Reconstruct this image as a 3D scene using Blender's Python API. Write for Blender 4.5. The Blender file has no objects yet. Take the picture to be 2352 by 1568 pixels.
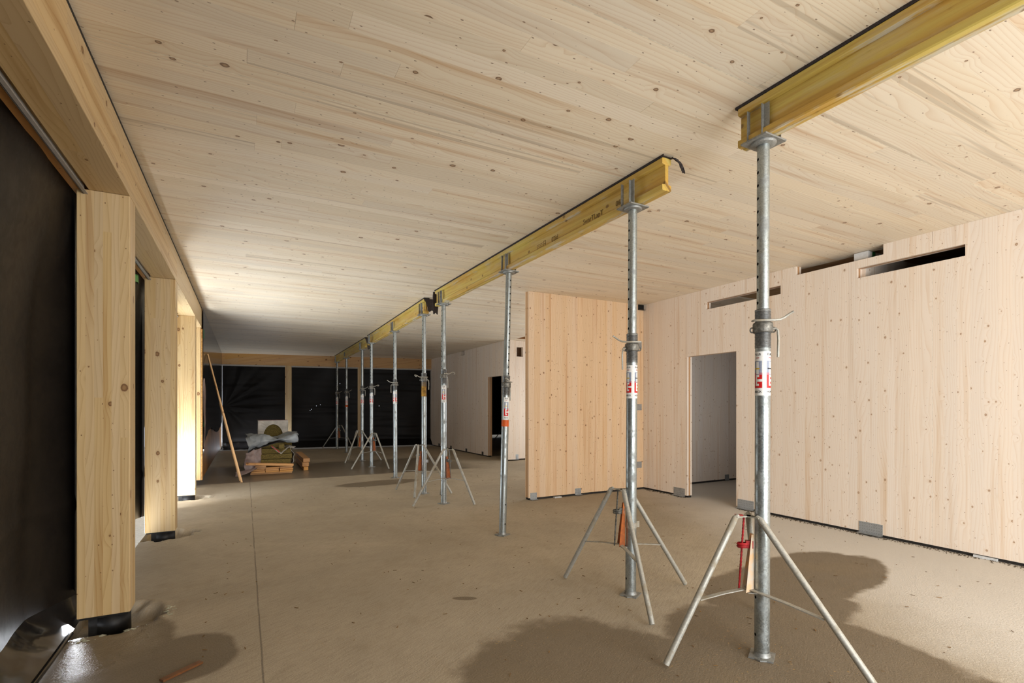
import bpy, bmesh, math, random
from mathutils import Vector, Matrix, noise
random.seed(7)
C = bpy.context.scene.collection
SC = bpy.context.scene
# ------------------------------------------------------------------ camera
EYE, H = 1.34, 3.0
cam = bpy.data.cameras.new('camera'); camo = bpy.data.objects.new('camera', cam); C.objects.link(camo)
camo.location = (0, 0, EYE)
camo.rotation_euler = (math.radians(90), 0, -math.radians(27.893))
cam.sensor_fit = 'HORIZONTAL'; cam.sensor_width = 36; cam.lens = 1160/2352*36
cam.shift_y = 150/2352; cam.clip_start = .02; cam.clip_end = 200
SC.camera = camo
# ------------------------------------------------------------------ world, lights, exposure
SC.view_settings.view_transform = 'Standard'; SC.view_settings.look = 'None'
SC.view_settings.exposure = 0.15; SC.view_settings.gamma = 1; SC.view_settings.use_curve_mapping = False
w = bpy.data.worlds.new('world'); SC.world = w; w.use_nodes = True
w.node_tree.nodes['Background'].inputs[0].default_value = (.80, .88, 1, 1)
w.node_tree.nodes['Background'].inputs[1].default_value = .9

def area(name, loc, rot, sx, sy, power, col=(1, 1, 1), spread=180):
    l = bpy.data.lights.new(name, 'AREA'); l.shape = 'RECTANGLE'; l.size = sx; l.size_y = sy
    l.energy = power; l.color = col; l.spread = math.radians(spread)
    o = bpy.data.objects.new(name, l); o.location = loc; o.rotation_euler = [math.radians(a) for a in rot]
    C.objects.link(o); return o
# daylight through the glazed south front behind the camera
area('daylight_south_high', (3.0, -2.8, 2.2), (104, 0, 0), 5.2, 1.1, 100, (.95, .975, 1.0), 160)
area('daylight_south_low', (3.2, -2.8, 1.0), (84, 0, -22), 4.8, 1.1, 215, (.95, .975, 1.0), 150)
# daylight through the window front of the stair recess on the right
area('daylight_recess', (8.0, 8.26, 1.35), (0, 90, 0), 2.3, 3.6, 105, (.9, .95, 1))
# daylight reflected up from the pale ground outside the open bay on the left
area('ground_bounce', (-1.33, 7.9, -.02), (180, 28, 0), .5, 3.6, 165, (.88, .94, 1), 150)
area('ground_bounce_post', (-1.05, 7.95, .35), (95, 0, -28), .5, .6, 12, (.95, .97, 1), 100)
area('ground_bounce_near', (-1.16, 5.2, -.10), (180, 10, 0), .34, 2.5, 22, (.95, .97, 1), 130)
area('ground_bounce_front', (-1.12, 3.2, .0), (180, 30, 0), .14, 1.3, 10, (.85, .9, 1))
area('gap_daylight_front', (-.905, 3.90, .03), (-90, 0, 0), .05, .09, .5, (.9, .94, 1))
# daylight under the far end wall's sheeting; added fill lamp for the side room
area('gap_daylight_end', (.35, 17.55, .06), (180, 0, -9.4), 1.6, .16, 30, (.8, .88, 1))
area('fill_side_room', (6.75, 3.2, 1.55), (90, 0, 0), 1.0, 2.2, 4.0, (.88, .93, 1), 75)  # fill lamp added to brighten the wall seen through the doorway

# ------------------------------------------------------------------ helpers
def S(r, g, b):
    f = lambda c: (c/255/12.92) if c/255 <= .04045 else ((c/255+.055)/1.055)**2.4
    return (f(r), f(g), f(b), 1)
def tag(o, label=None, cat=None, group=None, kind=None):
    if label: o['label'] = label
    if cat: o['category'] = cat
    if group: o['group'] = group
    if kind: o['kind'] = kind
    return o
def empty(name, loc=(0, 0, 0), label=None, cat=None, group=None, rz=0, kind=None):
    o = bpy.data.objects.new(name, None); o.location = loc; o.rotation_euler = (0, 0, rz); o.empty_display_size = .1
    C.objects.link(o); return tag(o, label, cat, group, kind)
class MB:
    def __init__(s): s.v = []; s.f = []; s.sm = []; s.mi = []; s.radial = None
    def add(s, vs, fs, smooth=False, mi=0):
        n = len(s.v); s.v += [tuple(v) for v in vs]; s.f += [tuple(i+n for i in f) for f in fs]; s.sm += [smooth]*len(fs); s.mi += [mi]*len(fs); return s
    def box(s, x0, y0, z0, x1, y1, z1):
        return s.add([(x0,y0,z0),(x1,y0,z0),(x1,y1,z0),(x0,y1,z0),(x0,y0,z1),(x1,y0,z1),(x1,y1,z1),(x0,y1,z1)],
            [(0,3,2,1),(4,5,6,7),(0,1,5,4),(1,2,6,5),(2,3,7,6),(3,0,4,7)])
    def obox(s, c, ax, ay, az, hx, hy, hz):
        c = Vector(c); ax = Vector(ax).normalized(); ay = Vector(ay).normalized(); az = Vector(az).normalized()
        vs = [c+ax*hx*a+ay*hy*b+az*hz*d for d in (-1, 1) for a, b in ((-1,-1),(1,-1),(1,1),(-1,1))]
        return s.add(vs, [(0,3,2,1),(4,5,6,7),(0,1,5,4),(1,2,6,5),(2,3,7,6),(3,0,4,7)])
    def bar(s, p0, p1, w, t, up=(0, 0, 1)):
        p0 = Vector(p0); p1 = Vector(p1); d = p1-p0; a = d.normalized(); u = Vector(up); b = a.cross(u)
        if b.length < 1e-4: b = a.cross(Vector((0, 1, 0)))
        b.normalize(); c = b.cross(a)
        return s.obox((p0+p1)/2, a, b, c, d.length/2, w/2, t/2)
    def path(s, pts, r, n=10, cap=True, closed=False):
        pts = [Vector(p) for p in pts]; m = len(pts); rs = r if isinstance(r, (list, tuple)) else [r]*m
        base = len(s.v); prev = None; vs = []; fs = []
        for i, p in enumerate(pts):
            if closed: t = pts[(i+1) % m]-pts[i-1]
            else: t = pts[min(i+1, m-1)]-pts[max(i-1, 0)]
            t.normalize()
            if prev is None:
                a = t.cross(Vector((0, 0, 1)))
                if a.length < 1e-3: a = t.cross(Vector((0, 1, 0)))
                a.normalize()
            else:
                a = prev-t*prev.dot(t); a.normalize()
            prev = a; b = t.cross(a)
            for k in range(n):
                th = 2*math.pi*k/n; vs.append(p+(a*math.cos(th)+b*math.sin(th))*rs[i])
        L = m if closed else m-1
        for i in range(L):
            j = (i+1) % m
            for k in range(n):
                l = (k+1) % n; fs.append((i*n+k, i*n+l, j*n+l, j*n+k))
        s.add(vs, fs, True)
        if cap and not closed:
            s.add([vs[k] for k in range(n)], [tuple(range(n))]); s.add([vs[(m-1)*n+k] for k in range(n)], [tuple(reversed(range(n)))])
        return s
    def cyl(s, c, r, z0, z1, n=24, r1=None):
        return s.path([(c[0], c[1], z0), (c[0], c[1], z1)], [r, r if r1 is None else r1], n)
    def lathe(s, prof, n=28, c=(0, 0)):
        vs = []; fs = []
        for (r, z) in prof:
            for k in range(n):
                th = 2*math.pi*k/n; vs.append((c[0]+r*math.cos(th), c[1]+r*math.sin(th), z))
        for i in range(len(prof)-1):
            for k in range(n):
                l = (k+1) % n; fs.append((i*n+k, i*n+l, (i+1)*n+l, (i+1)*n+k))
        return s.add(vs, fs, True)
    def grid(s, nu, nv, fn, skip=()):
        vs = [fn(i/nu, j/nv) for j in range(nv+1) for i in range(nu+1)]
        fs = [(j*(nu+1)+i, j*(nu+1)+i+1, (j+1)*(nu+1)+i+1, (j+1)*(nu+1)+i) for j in range(nv) for i in range(nu) if (i, j) not in skip]
        return s.add(vs, fs, True)
    def mesh(s, name, mat):
        m = bpy.data.meshes.new(name)
        if s.radial:      # tube: wind every face outwards and give it true round normals
            for i, f in enumerate(s.f):
                a, b, c = (Vector(s.v[k]) for k in f[:3]); n = (b-a).cross(c-b); o = a+b+c
                if n.x*o.x+n.y*o.y < 0: s.f[i] = tuple(reversed(f))
        m.from_pydata(s.v, [], s.f)
        if not s.radial: m.validate()
        if len(m.polygons) == len(s.sm): m.polygons.foreach_set('use_smooth', s.sm)
        for q in (mat if isinstance(mat, (list, tuple)) else [mat]): m.materials.append(q)
        if any(s.mi) and len(m.polygons) == len(s.mi): m.polygons.foreach_set('material_index', s.mi)
        if s.radial:
            m.update(); m.normals_split_custom_set_from_vertices([Vector((v[0], v[1], 0)).normalized() for v in s.v])
        m.update(); return m
    def build(s, name, mat, parent=None, label=None, cat=None, group=None, kind=None, loc=None, solid=0, bevel=0):
        o = bpy.data.objects.new(name, s.mesh(name, mat)); C.objects.link(o); o.parent = parent
        if loc: o.location = loc
        if bevel:
            b = o.modifiers.new('bevel', 'BEVEL'); b.width = bevel; b.segments = 2; b.limit_method = 'ANGLE'; b.angle_limit = math.radians(50)
        if solid:
            q = o.modifiers.new('solid', 'SOLIDIFY'); q.thickness = solid
        return tag(o, label, cat, group, kind)

# ------------------------------------------------------------------ materials
class NT:
    def __init__(s, name):
        s.m = bpy.data.materials.new(name); s.m.use_nodes = True; s.t = s.m.node_tree; s.b = s.t.nodes['Principled BSDF']
    def n(s, typ, **k):
        q = s.t.nodes.new(typ)
        for a, b in k.items():
            if a.startswith('i_'):
                key = a[2:]; key = int(key) if key.isdigit() else key.replace('_', ' ')
                s.set(q.inputs[key], b)
            else: setattr(q, a, b)
        return q
    def set(s, sock, v):
        if isinstance(v, bpy.types.NodeSocket): s.t.links.new(v, sock)
        else: sock.default_value = v
    def math(s, op, a, b=None, c=None, clamp=False):
        q = s.t.nodes.new('ShaderNodeMath'); q.operation = op; q.use_clamp = clamp
        s.set(q.inputs[0], a)
        if b is not None: s.set(q.inputs[1], b)
        if c is not None: s.set(q.inputs[2], c)
        return q.outputs[0]
    def mix(s, f, a, b, mode='MIX'):
        q = s.t.nodes.new('ShaderNodeMix'); q.data_type = 'RGBA'; q.blend_type = mode
        s.set(q.inputs[0], f); s.set(q.inputs[6], a); s.set(q.inputs[7], b); return q.outputs[2]
    def noise(s, vec, scale, detail=2, rough=.5, dist=0, dims='3D'):
        q = s.n('ShaderNodeTexNoise', noise_dimensions=dims); s.set(q.inputs['Vector'], vec)
        q.inputs['Scale'].default_value = scale; q.inputs['Detail'].default_value = detail
        q.inputs['Roughness'].default_value = rough; q.inputs['Distortion'].default_value = dist; return q.outputs[0]
    def sep(s, vec):
        q = s.t.nodes.new('ShaderNodeSeparateXYZ'); s.set(q.inputs[0], vec); return q.outputs
    def comb(s, x=0., y=0., z=0.):
        q = s.t.nodes.new('ShaderNodeCombineXYZ')
        for i, v in enumerate((x, y, z)): s.set(q.inputs[i], v)
        return q.outputs[0]
    def smooth(s, v, a, b, c=0., d=1.):
        q = s.t.nodes.new('ShaderNodeMapRange'); q.interpolation_type = 'SMOOTHSTEP'
        s.set(q.inputs[0], v); s.set(q.inputs[1], a); s.set(q.inputs[2], b); s.set(q.inputs[3], c); s.set(q.inputs[4], d); return q.outputs[0]
    def out(s, col, rough=.6, metal=0., bump=None, bs=.3, bd=.01, spec=.4):
        s.set(s.b.inputs['Base Color'], col); s.set(s.b.inputs['Roughness'], rough); s.set(s.b.inputs['Metallic'], metal)
        s.b.inputs['Specular IOR Level'].default_value = spec
        if bump is not None:
            q = s.n('ShaderNodeBump'); q.inputs['Strength'].default_value = bs; q.inputs['Distance'].default_value = bd
            s.set(q.inputs['Height'], bump); s.set(s.b.inputs['Normal'], q.outputs[0])
        return s.m

def wood(name, base, grainc, knotc, axis='x', lam=0., llen=3.0, knots=1.0, kscale=6.5, tone=.10, grain=.5, rough=.55, blotch=.0, stain=None, objrand=True, kring=None, spec=.3, kmax=.115, pins=.35, kstr=.88):
    """sawn spruce: u runs along the grain, v across it."""
    N = NT(name); P = N.n('ShaderNodeNewGeometry').outputs['Position']; x, y, z = N.sep(P)
    if axis == 'x': u, v = x, N.math('ADD', y, z)
    elif axis == 'y': u, v = y, N.math('ADD', x, z)
    else: u, v = z, N.math('ADD', x, y)
    rnd = N.n('ShaderNodeObjectInfo').outputs['Random'] if objrand else 0.0
    if not objrand: rnd = N.math('ADD', 0., 0.)
    if lam:
        row = N.math('FLOOR', N.math('DIVIDE', v, lam))
        wr = N.n('ShaderNodeTexWhiteNoise', noise_dimensions='1D'); N.set(wr.inputs['W'], row)
        seg = N.math('FLOOR', N.math('DIVIDE', N.math('ADD', u, N.math('MULTIPLY', wr.outputs[0], 7.)), llen))
        wn = N.n('ShaderNodeTexWhiteNoise', noise_dimensions='2D'); N.set(wn.inputs['Vector'], N.comb(row, seg, 0.))
        idr = wn.outputs[0]
        if objrand: idr = N.math('FRACT', N.math('ADD', idr, rnd))
    else: idr = rnd
    uo = N.math('ADD', u, N.math('MULTIPLY', idr, 37.)); vo = N.math('ADD', v, N.math('MULTIPLY', idr, 11.3))
    # knots
    kv = N.comb(N.math('MULTIPLY', uo, .8), vo, 0.)
    vor = N.n('ShaderNodeTexVoronoi', voronoi_dimensions='2D', feature='F1'); N.set(vor.inputs['Vector'], kv); vor.inputs['Scale'].default_value = kscale
    wob = N.noise(kv, 60, 2); d = N.math('ADD', vor.outputs['Distance'], N.math('MULTIPLY', N.math('SUBTRACT', wob, .5), .05))
    cr, cg, cb = N.sep(vor.outputs['Color'])
    # radius in cell units, many cells empty
    rad = N.math('MULTIPLY', N.math('POWER', cr, 2.2), kmax)
    rad = N.math('MULTIPLY', rad, N.math('GREATER_THAN', cg, 1-.62*knots))
    rad = N.math('ADD', rad, .0001)
    kn = N.smooth(d, N.math('MULTIPLY', rad, 1.12), N.math('MULTIPLY', rad, .85))
    core = N.smooth(d, N.math('MULTIPLY', rad, .8), N.math('MULTIPLY', rad, .25))
    halo = N.smooth(d, N.math('ADD', N.math('MULTIPLY', rad, 2.6), .0), rad)
    # grain
    nz = N.noise(N.comb(N.math('MULTIPLY', uo, .55), N.math('MULTIPLY', vo, 3.2), idr), 1.0, 2, .5)
    infl = N.math('MULTIPLY', N.smooth(d, .42, .0), N.math('MULTIPLY', N.math('GREATER_THAN', rad, .02), .35))
    ring = N.math('ADD', N.math('ADD', N.math('MULTIPLY', nz, 13.), N.math('MULTIPLY', vo, 38.)), N.math('MULTIPLY', infl, 3.))
    fr = N.math('FRACT', ring)
    line = N.math('MULTIPLY', N.math('POWER', fr, 4.), 1.)
    fine = N.noise(N.comb(N.math('MULTIPLY', uo, 3.), N.math('MULTIPLY', vo, 160.), 0.), 1., 2, .6)
    broad = N.noise(N.comb(N.math('MULTIPLY', uo, .5), N.math('MULTIPLY', vo, 14.), idr), 1., 2, .5)
    g = N.math('MULTIPLY', N.math('ADD', N.math('MULTIPLY', line, .55), N.math('MULTIPLY', N.smooth(broad, .52, .8), .9)), grain, clamp=True)
    col = N.mix(g, base, grainc)
    col = N.mix(N.math('MULTIPLY', N.math('SUBTRACT', fine, .5), .35*grain, clamp=True), col, grainc)
    # resin streak / heart-side tone on a few boards
    sel = N.math('GREATER_THAN', N.math('FRACT', N.math('MULTIPLY', idr, 17.3)), .80)
    streak = N.smooth(N.noise(N.comb(N.math('MULTIPLY', uo, .35), N.math('MULTIPLY', vo, 22.), 3.), 1., 1), .56, .66)
    col = N.mix(N.math('MULTIPLY', N.math('MULTIPLY', sel, streak), .45), col, kring or grainc)
    tn = N.math('ADD', 1-tone, N.math('MULTIPLY', N.math('FRACT', N.math('MULTIPLY', idr, 5.7)), 2*tone))
    hs = N.n('ShaderNodeHueSaturation'); N.set(hs.inputs['Value'], tn); N.set(hs.inputs['Color'], col)
    N.set(hs.inputs['Saturation'], N.math('ADD', .92, N.math('MULTIPLY', N.math('FRACT', N.math('MULTIPLY', idr, 3.1)), .18)))
    N.set(hs.inputs['Hue'], .5); col = hs.outputs[0]
    col = N.mix(N.math('MULTIPLY', halo, .22), col, grainc)
    kc = N.mix(core, knotc, N.mix(.55, knotc, grainc))
    col = N.mix(N.math('MULTIPLY', kn, kstr), col, kc)
    v2 = N.n('ShaderNodeTexVoronoi', voronoi_dimensions='2D', feature='F1'); N.set(v2.inputs['Vector'], N.comb(N.math('MULTIPLY', uo, .5 if axis == 'x' else .75), vo, 0.)); v2.inputs['Scale'].default_value = 17.
    pr, pg, pb = N.sep(v2.outputs['Color'])
    prad = N.math('MULTIPLY', N.math('MULTIPLY', N.math('GREATER_THAN', pg, 1-pins), pr), .075)
    pk = N.smooth(v2.outputs['Distance'], N.math('ADD', prad, .0002), N.math('MULTIPLY', prad, .7))
    col = N.mix(N.math('MULTIPLY', pk, kstr*.85), col, knotc)
    if blotch:
        bl = N.noise(P, 1.3, 3); col = N.mix(N.math('MULTIPLY', N.smooth(bl, .5, .75), blotch), col, grainc)
    if lam:
        fr2 = N.math('FRACT', N.math('DIVIDE', v, lam))
        e = N.math('MINIMUM', fr2, N.math('SUBTRACT', 1., fr2)); ed = N.smooth(e, .015, .004)
        col = N.mix(N.math('MULTIPLY', ed, .10), col, knotc)
    if stain: col = stain(N, col, P)
    bmp = N.math('ADD', N.math('MULTIPLY', fine, .4), N.math('MULTIPLY', line, .3))
    return N.out(col, rough, 0., bmp, .12, .002, spec)

CEIL = dict(base=S(232,220,198), grainc=S(202,170,134), knotc=S(104,74,50), rough=.42, tone=.06, kmax=.098, pins=.65, kring=S(166,150,128), grain=.75)
M_ceil_plank = wood('spruce_ceiling_boards', axis='x', knots=.85, kscale=5.6, **CEIL)
M_ceil_lam = wood('spruce_ceiling_panel', axis='x', lam=.115, knots=.85, kscale=5.6, **CEIL)
WALL = dict(base=S(238,224,208), grainc=S(214,182,146), knotc=S(146,108,76), rough=.6, tone=.022, kmax=.095, pins=.7, kstr=.8)
M_wall_plank = wood('spruce_wall_boards', axis='z', knots=1.15, kscale=9.5, grain=.6, **WALL)
M_wall_lam = wood('spruce_wall_panel', axis='z', lam=.0945, knots=1.15, kscale=9.5, grain=.6, **WALL)
M_wall_core = wood('spruce_wall_core', S(196,160,118), S(150,108,70), S(96,64,40), axis='z', knots=.3, tone=.1)
PART = dict(base=S(226,196,160), grainc=S(200,150,106), knotc=S(92,56,34), rough=.6, tone=.028, kmax=.10, pins=.8)
M_part_plank = wood('larch_partition_boards', axis='z', knots=1.2, kscale=9.5, grain=.6, **PART)
M_part_core = wood('larch_partition_core', S(196,150,104), S(150,100,62), S(80,50,30), axis='z', knots=.3, tone=.1)
GLU = dict(base=S(206,180,136), grainc=S(170,132,84), knotc=S(104,66,36), rough=.45, tone=.035)
M_post = wood('glulam_post', axis='z', lam=.042, llen=4., knots=.55, kscale=5., grain=.8, objrand=True, **GLU)
M_beam = wood('glulam_edge_beam', axis='y', lam=.16, llen=6., knots=.6, kscale=5.5, grain=.7, **GLU)
M_beamx = wood('glulam_end_beam', axis='x', lam=.17, llen=5., knots=.9, kscale=5., grain=.6, base=S(206,164,110), grainc=S(170,120,72), knotc=S(80,48,26), tone=.05)
M_board = wood('rough_board', axis='y', knots=.5, kscale=6., base=S(200,150,95), grainc=S(150,98,56), knotc=S(80,48,28), tone=.12)
M_boardx = wood('rough_board_cross', axis='x', knots=.5, kscale=6., base=S(200,150,95), grainc=S(150,98,56), knotc=S(80,48,28), tone=.12)
M_lath = wood('lath_wood', axis='z', knots=.4, kscale=6., base=S(214,170,118), grainc=S(160,110,70), knotc=S(90,56,34), tone=.1)

def mat_osb():
    N = NT('chipboard'); P = N.n('ShaderNodeNewGeometry').outputs['Position']
    a = N.noise(P, 45, 3, .7); b = N.noise(P, 4, 2)
    col = N.mix(N.smooth(a, .35, .7), S(150,105,52), S(205,160,92)); col = N.mix(N.math('MULTIPLY', b, .3), col, S(120,80,40))
    return N.out(col, .7, 0., a, .3, .004)
M_osb = mat_osb()

def mat_yellow():
    N = NT('yellow_formwork_wood'); P = N.n('ShaderNodeNewGeometry').outputs['Position']; x, y, z = N.sep(P)
    v = N.math('ADD', x, z)
    g = N.noise(N.comb(N.math('MULTIPLY', y, 1.4), N.math('MULTIPLY', v, 45.), 0.), 1., 3, .6)
    g2 = N.noise(N.comb(N.math('MULTIPLY', y, 1.), N.math('MULTIPLY', v, 9.), 4.), 1., 2, .5)
    col = N.mix(N.smooth(g2, .3, .7), S(196,156,70), S(202,182,96))
    col = N.mix(N.math('MULTIPLY', N.smooth(g, .42, .7), .55), col, S(172,130,58))
    # cement scum, mostly on the underside
    sc = N.noise(N.comb(N.math('MULTIPLY', y, 2.2), N.math('MULTIPLY', v, 14.), 9.), 1., 4, .65)
    up = N.sep(N.n('ShaderNodeNewGeometry').outputs['Normal'])[2]
    dn = N.smooth(up, -.3, -.9)
    col = N.mix(N.math('MULTIPLY', N.smooth(sc, .5, .62), N.math('ADD', .16, N.math('MULTIPLY', dn, .6))), col, S(196,194,180))
    d = N.noise(N.comb(N.math('MULTIPLY', y, 6.), N.math('MULTIPLY', v, 24.), 2.), 1., 3, .7)
    col = N.mix(N.math('MULTIPLY', N.smooth(d, .62, .74), .5), col, S(96,78,46))
    vor = N.n('ShaderNodeTexVoronoi', voronoi_dimensions='2D'); N.set(vor.inputs['Vector'], N.comb(N.math('MULTIPLY', y, .7), v, 0.)); vor.inputs['Scale'].default_value = 5.
    kk = N.smooth(vor.outputs['Distance'], .09, .04); kk = N.math('MULTIPLY', kk, N.math('GREATER_THAN', N.sep(vor.outputs['Color'])[0], .45))
    col = N.mix(N.math('MULTIPLY', kk, .75), col, S(110,76,36))
    return N.out(col, .42, 0., g, .35, .004, .45)
M_yel = mat_yellow()
def flat(name, col, rough=.6, metal=0., var=.15, sc=30., bs=.1, spec=.4, dark=None):
    N = NT(name); P = N.n('ShaderNodeNewGeometry').outputs['Position']
    a = N.noise(P, sc, 3, .6); dk = dark or tuple(c*(1-var*2) for c in col[:3])+(1,)
    return N.out(N.mix(N.smooth(a, .3, .75), dk, col), rough, metal, a, bs, .002, spec)
def mat_galv(name, c0, c1, rough=.38, dirt=.4, dirtc=S(120,112,98), metal=.75):
    N = NT(name); P = N.n('ShaderNodeNewGeometry').outputs['Position']
    vor = N.n('ShaderNodeTexVoronoi'); N.set(vor.inputs['Vector'], P); vor.inputs['Scale'].default_value = 170.
    a = N.sep(vor.outputs['Color'])[0]; b = N.noise(P, 9, 4, .65); c = N.noise(P, 60, 3, .7)
    col = N.mix(a, c0, c1); col = N.mix(N.math('MULTIPLY', N.smooth(b, .48, .68), dirt), col, dirtc)
    r = N.math('ADD', rough, N.math('ADD', N.math('MULTIPLY', a, .12), N.math('MULTIPLY', N.smooth(b, .48, .68), .3*dirt*2)))
    mt = N.math('SUBTRACT', metal, N.math('MULTIPLY', N.smooth(b, .48, .68), dirt*metal*.8))
    return N.out(col, r, mt, c, .1, .002, .5)
M_galv = mat_galv('galvanised_tube', S(150,157,158), S(172,180,180), .30, .45, S(112,108,98), .88)
M_galvd = mat_galv('worn_galvanised_steel', S(140,142,140), S(160,162,158), .48, .7)
M_leg = mat_galv('cement_splashed_tube', S(158,157,150), S(180,178,168), .5, .95, S(158,148,128), .5)
M_thread = flat('threaded_steel', S(120,122,122), .45, .8, .2, 80.)
M_dirtsteel = flat('dirty_steel', S(140,138,130), .55, .6, .3, 60.)
M_plate = mat_galv('zinc_plate', S(160,166,170), S(184,188,190), .45, .3)
M_blackmetal = flat('black_steel', S(32,31,30), .5, .3, .2)
M_black = flat('painted_hole_shade', S(14,13,12), .9, 0., .1)  # black that paints the shade inside holes
M_orange = flat('rusty_orange_paint', S(196,110,50), .6, .1, .25, 25., dark=S(150,84,48))
M_ltorange = flat('pale_worn_orange_paint', S(222,176,120), .6, .1, .15, 18., dark=S(196,190,178))
M_red = flat('red_paint', S(186,30,34), .5, .1, .2, 40., dark=S(120,18,22))
M_sred = flat('sticker_red', S(206,28,30), .45, 0., .1, 60.)
M_white = flat('sticker_white', S(232,232,228), .45, 0., .05, 90.)
M_ink = flat('black_ink', S(40,40,44), .6, 0., .1)
M_inkred = flat('red_ink', S(190,40,36), .6)
M_sgrey = flat('sticker_grey', S(150,158,176), .6, 0., .1, 200.)
M_syel = flat('sticker_yellow', S(226,186,50), .6)
M_oband = flat('orange_band', S(214,92,24), .55, 0., .12)
M_beamink = flat('faded_stamp_ink', S(132,106,52), .6)
M_felt = flat('dark_felt', S(66,58,56), .95, 0., .25, 90., .5)
M_green = flat('green_tape', S(40,130,70), .45, 0., .25, 60.)
M_grass = flat('bright_green_tape', S(96,176,100), .4, 0., .2, 40.)
M_foam = flat('white_foam_block', S(226,226,224), .7, 0., .05)
M_profile = flat('grey_edge_profile', S(176,172,166), .55, .1, .08)
M_wool = flat('mineral_wool', S(116,100,50), .95, 0., .3, 60., .8)
M_film = flat('white_packing_film', S(196,190,180), .4, 0., .12, 8.)
M_filmpink = flat('dusty_pink_film', S(150,130,124), .4, 0., .2, 6.)
M_tarp = flat('grey_tarpaulin', S(150,156,160), .45, 0., .18, 6.)
M_seal = flat('dark_joint_sealing', S(48,44,40), .8, 0., .2)
M_footmat = flat('black_bitumen_foot', S(22,21,21), .55, 0., .3, 40., .3)
M_foam2 = flat('pale_mortar_crust', S(178,176,152), .9, 0., .2, 50., .6)
M_white2 = flat('white_plastic_shim', S(224,226,226), .5)
M_concr2 = flat('broken_screed', S(112,98,78), .85, 0., .3, 25., .6)
M_bright = flat('pale_ground', S(206,204,198), .9, 0., .1)

def mat_plastic():
    N = NT('black_polythene'); P = N.n('ShaderNodeNewGeometry').outputs['Position']
    a = N.noise(P, 2.2, 4, .6, 1.2); b = N.noise(P, 14, 3, .6, .6)
    col = N.mix(N.smooth(a, .3, .7), S(24,20,17), S(33,28,23))
    h = N.math('ADD', a, N.math('MULTIPLY', b, .15))
    return N.out(col, N.smooth(b, .3, .7, .46, .54), 0., h, .2, .02, .28)
M_poly = mat_plastic()
def mat_poly2():
    N = NT('black_polythene_far'); P = N.n('ShaderNodeNewGeometry').outputs['Position']
    a = N.noise(P, 3., 3, .6); return N.out(N.mix(a, S(12,11,10), S(20,17,15)), .42, 0., a, .1, .01, .14)
M_poly2 = mat_poly2()
def mat_gloss():
    N = NT('dark_glossy_sheeting'); P = N.n('ShaderNodeNewGeometry').outputs['Position']
    a = N.noise(P, 1.6, 3, .6, .8)
    return N.out(N.mix(a, S(26,25,25), S(40,38,37)), .14, 0., a, .25, .02, .7)
M_gloss = mat_gloss()

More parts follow.
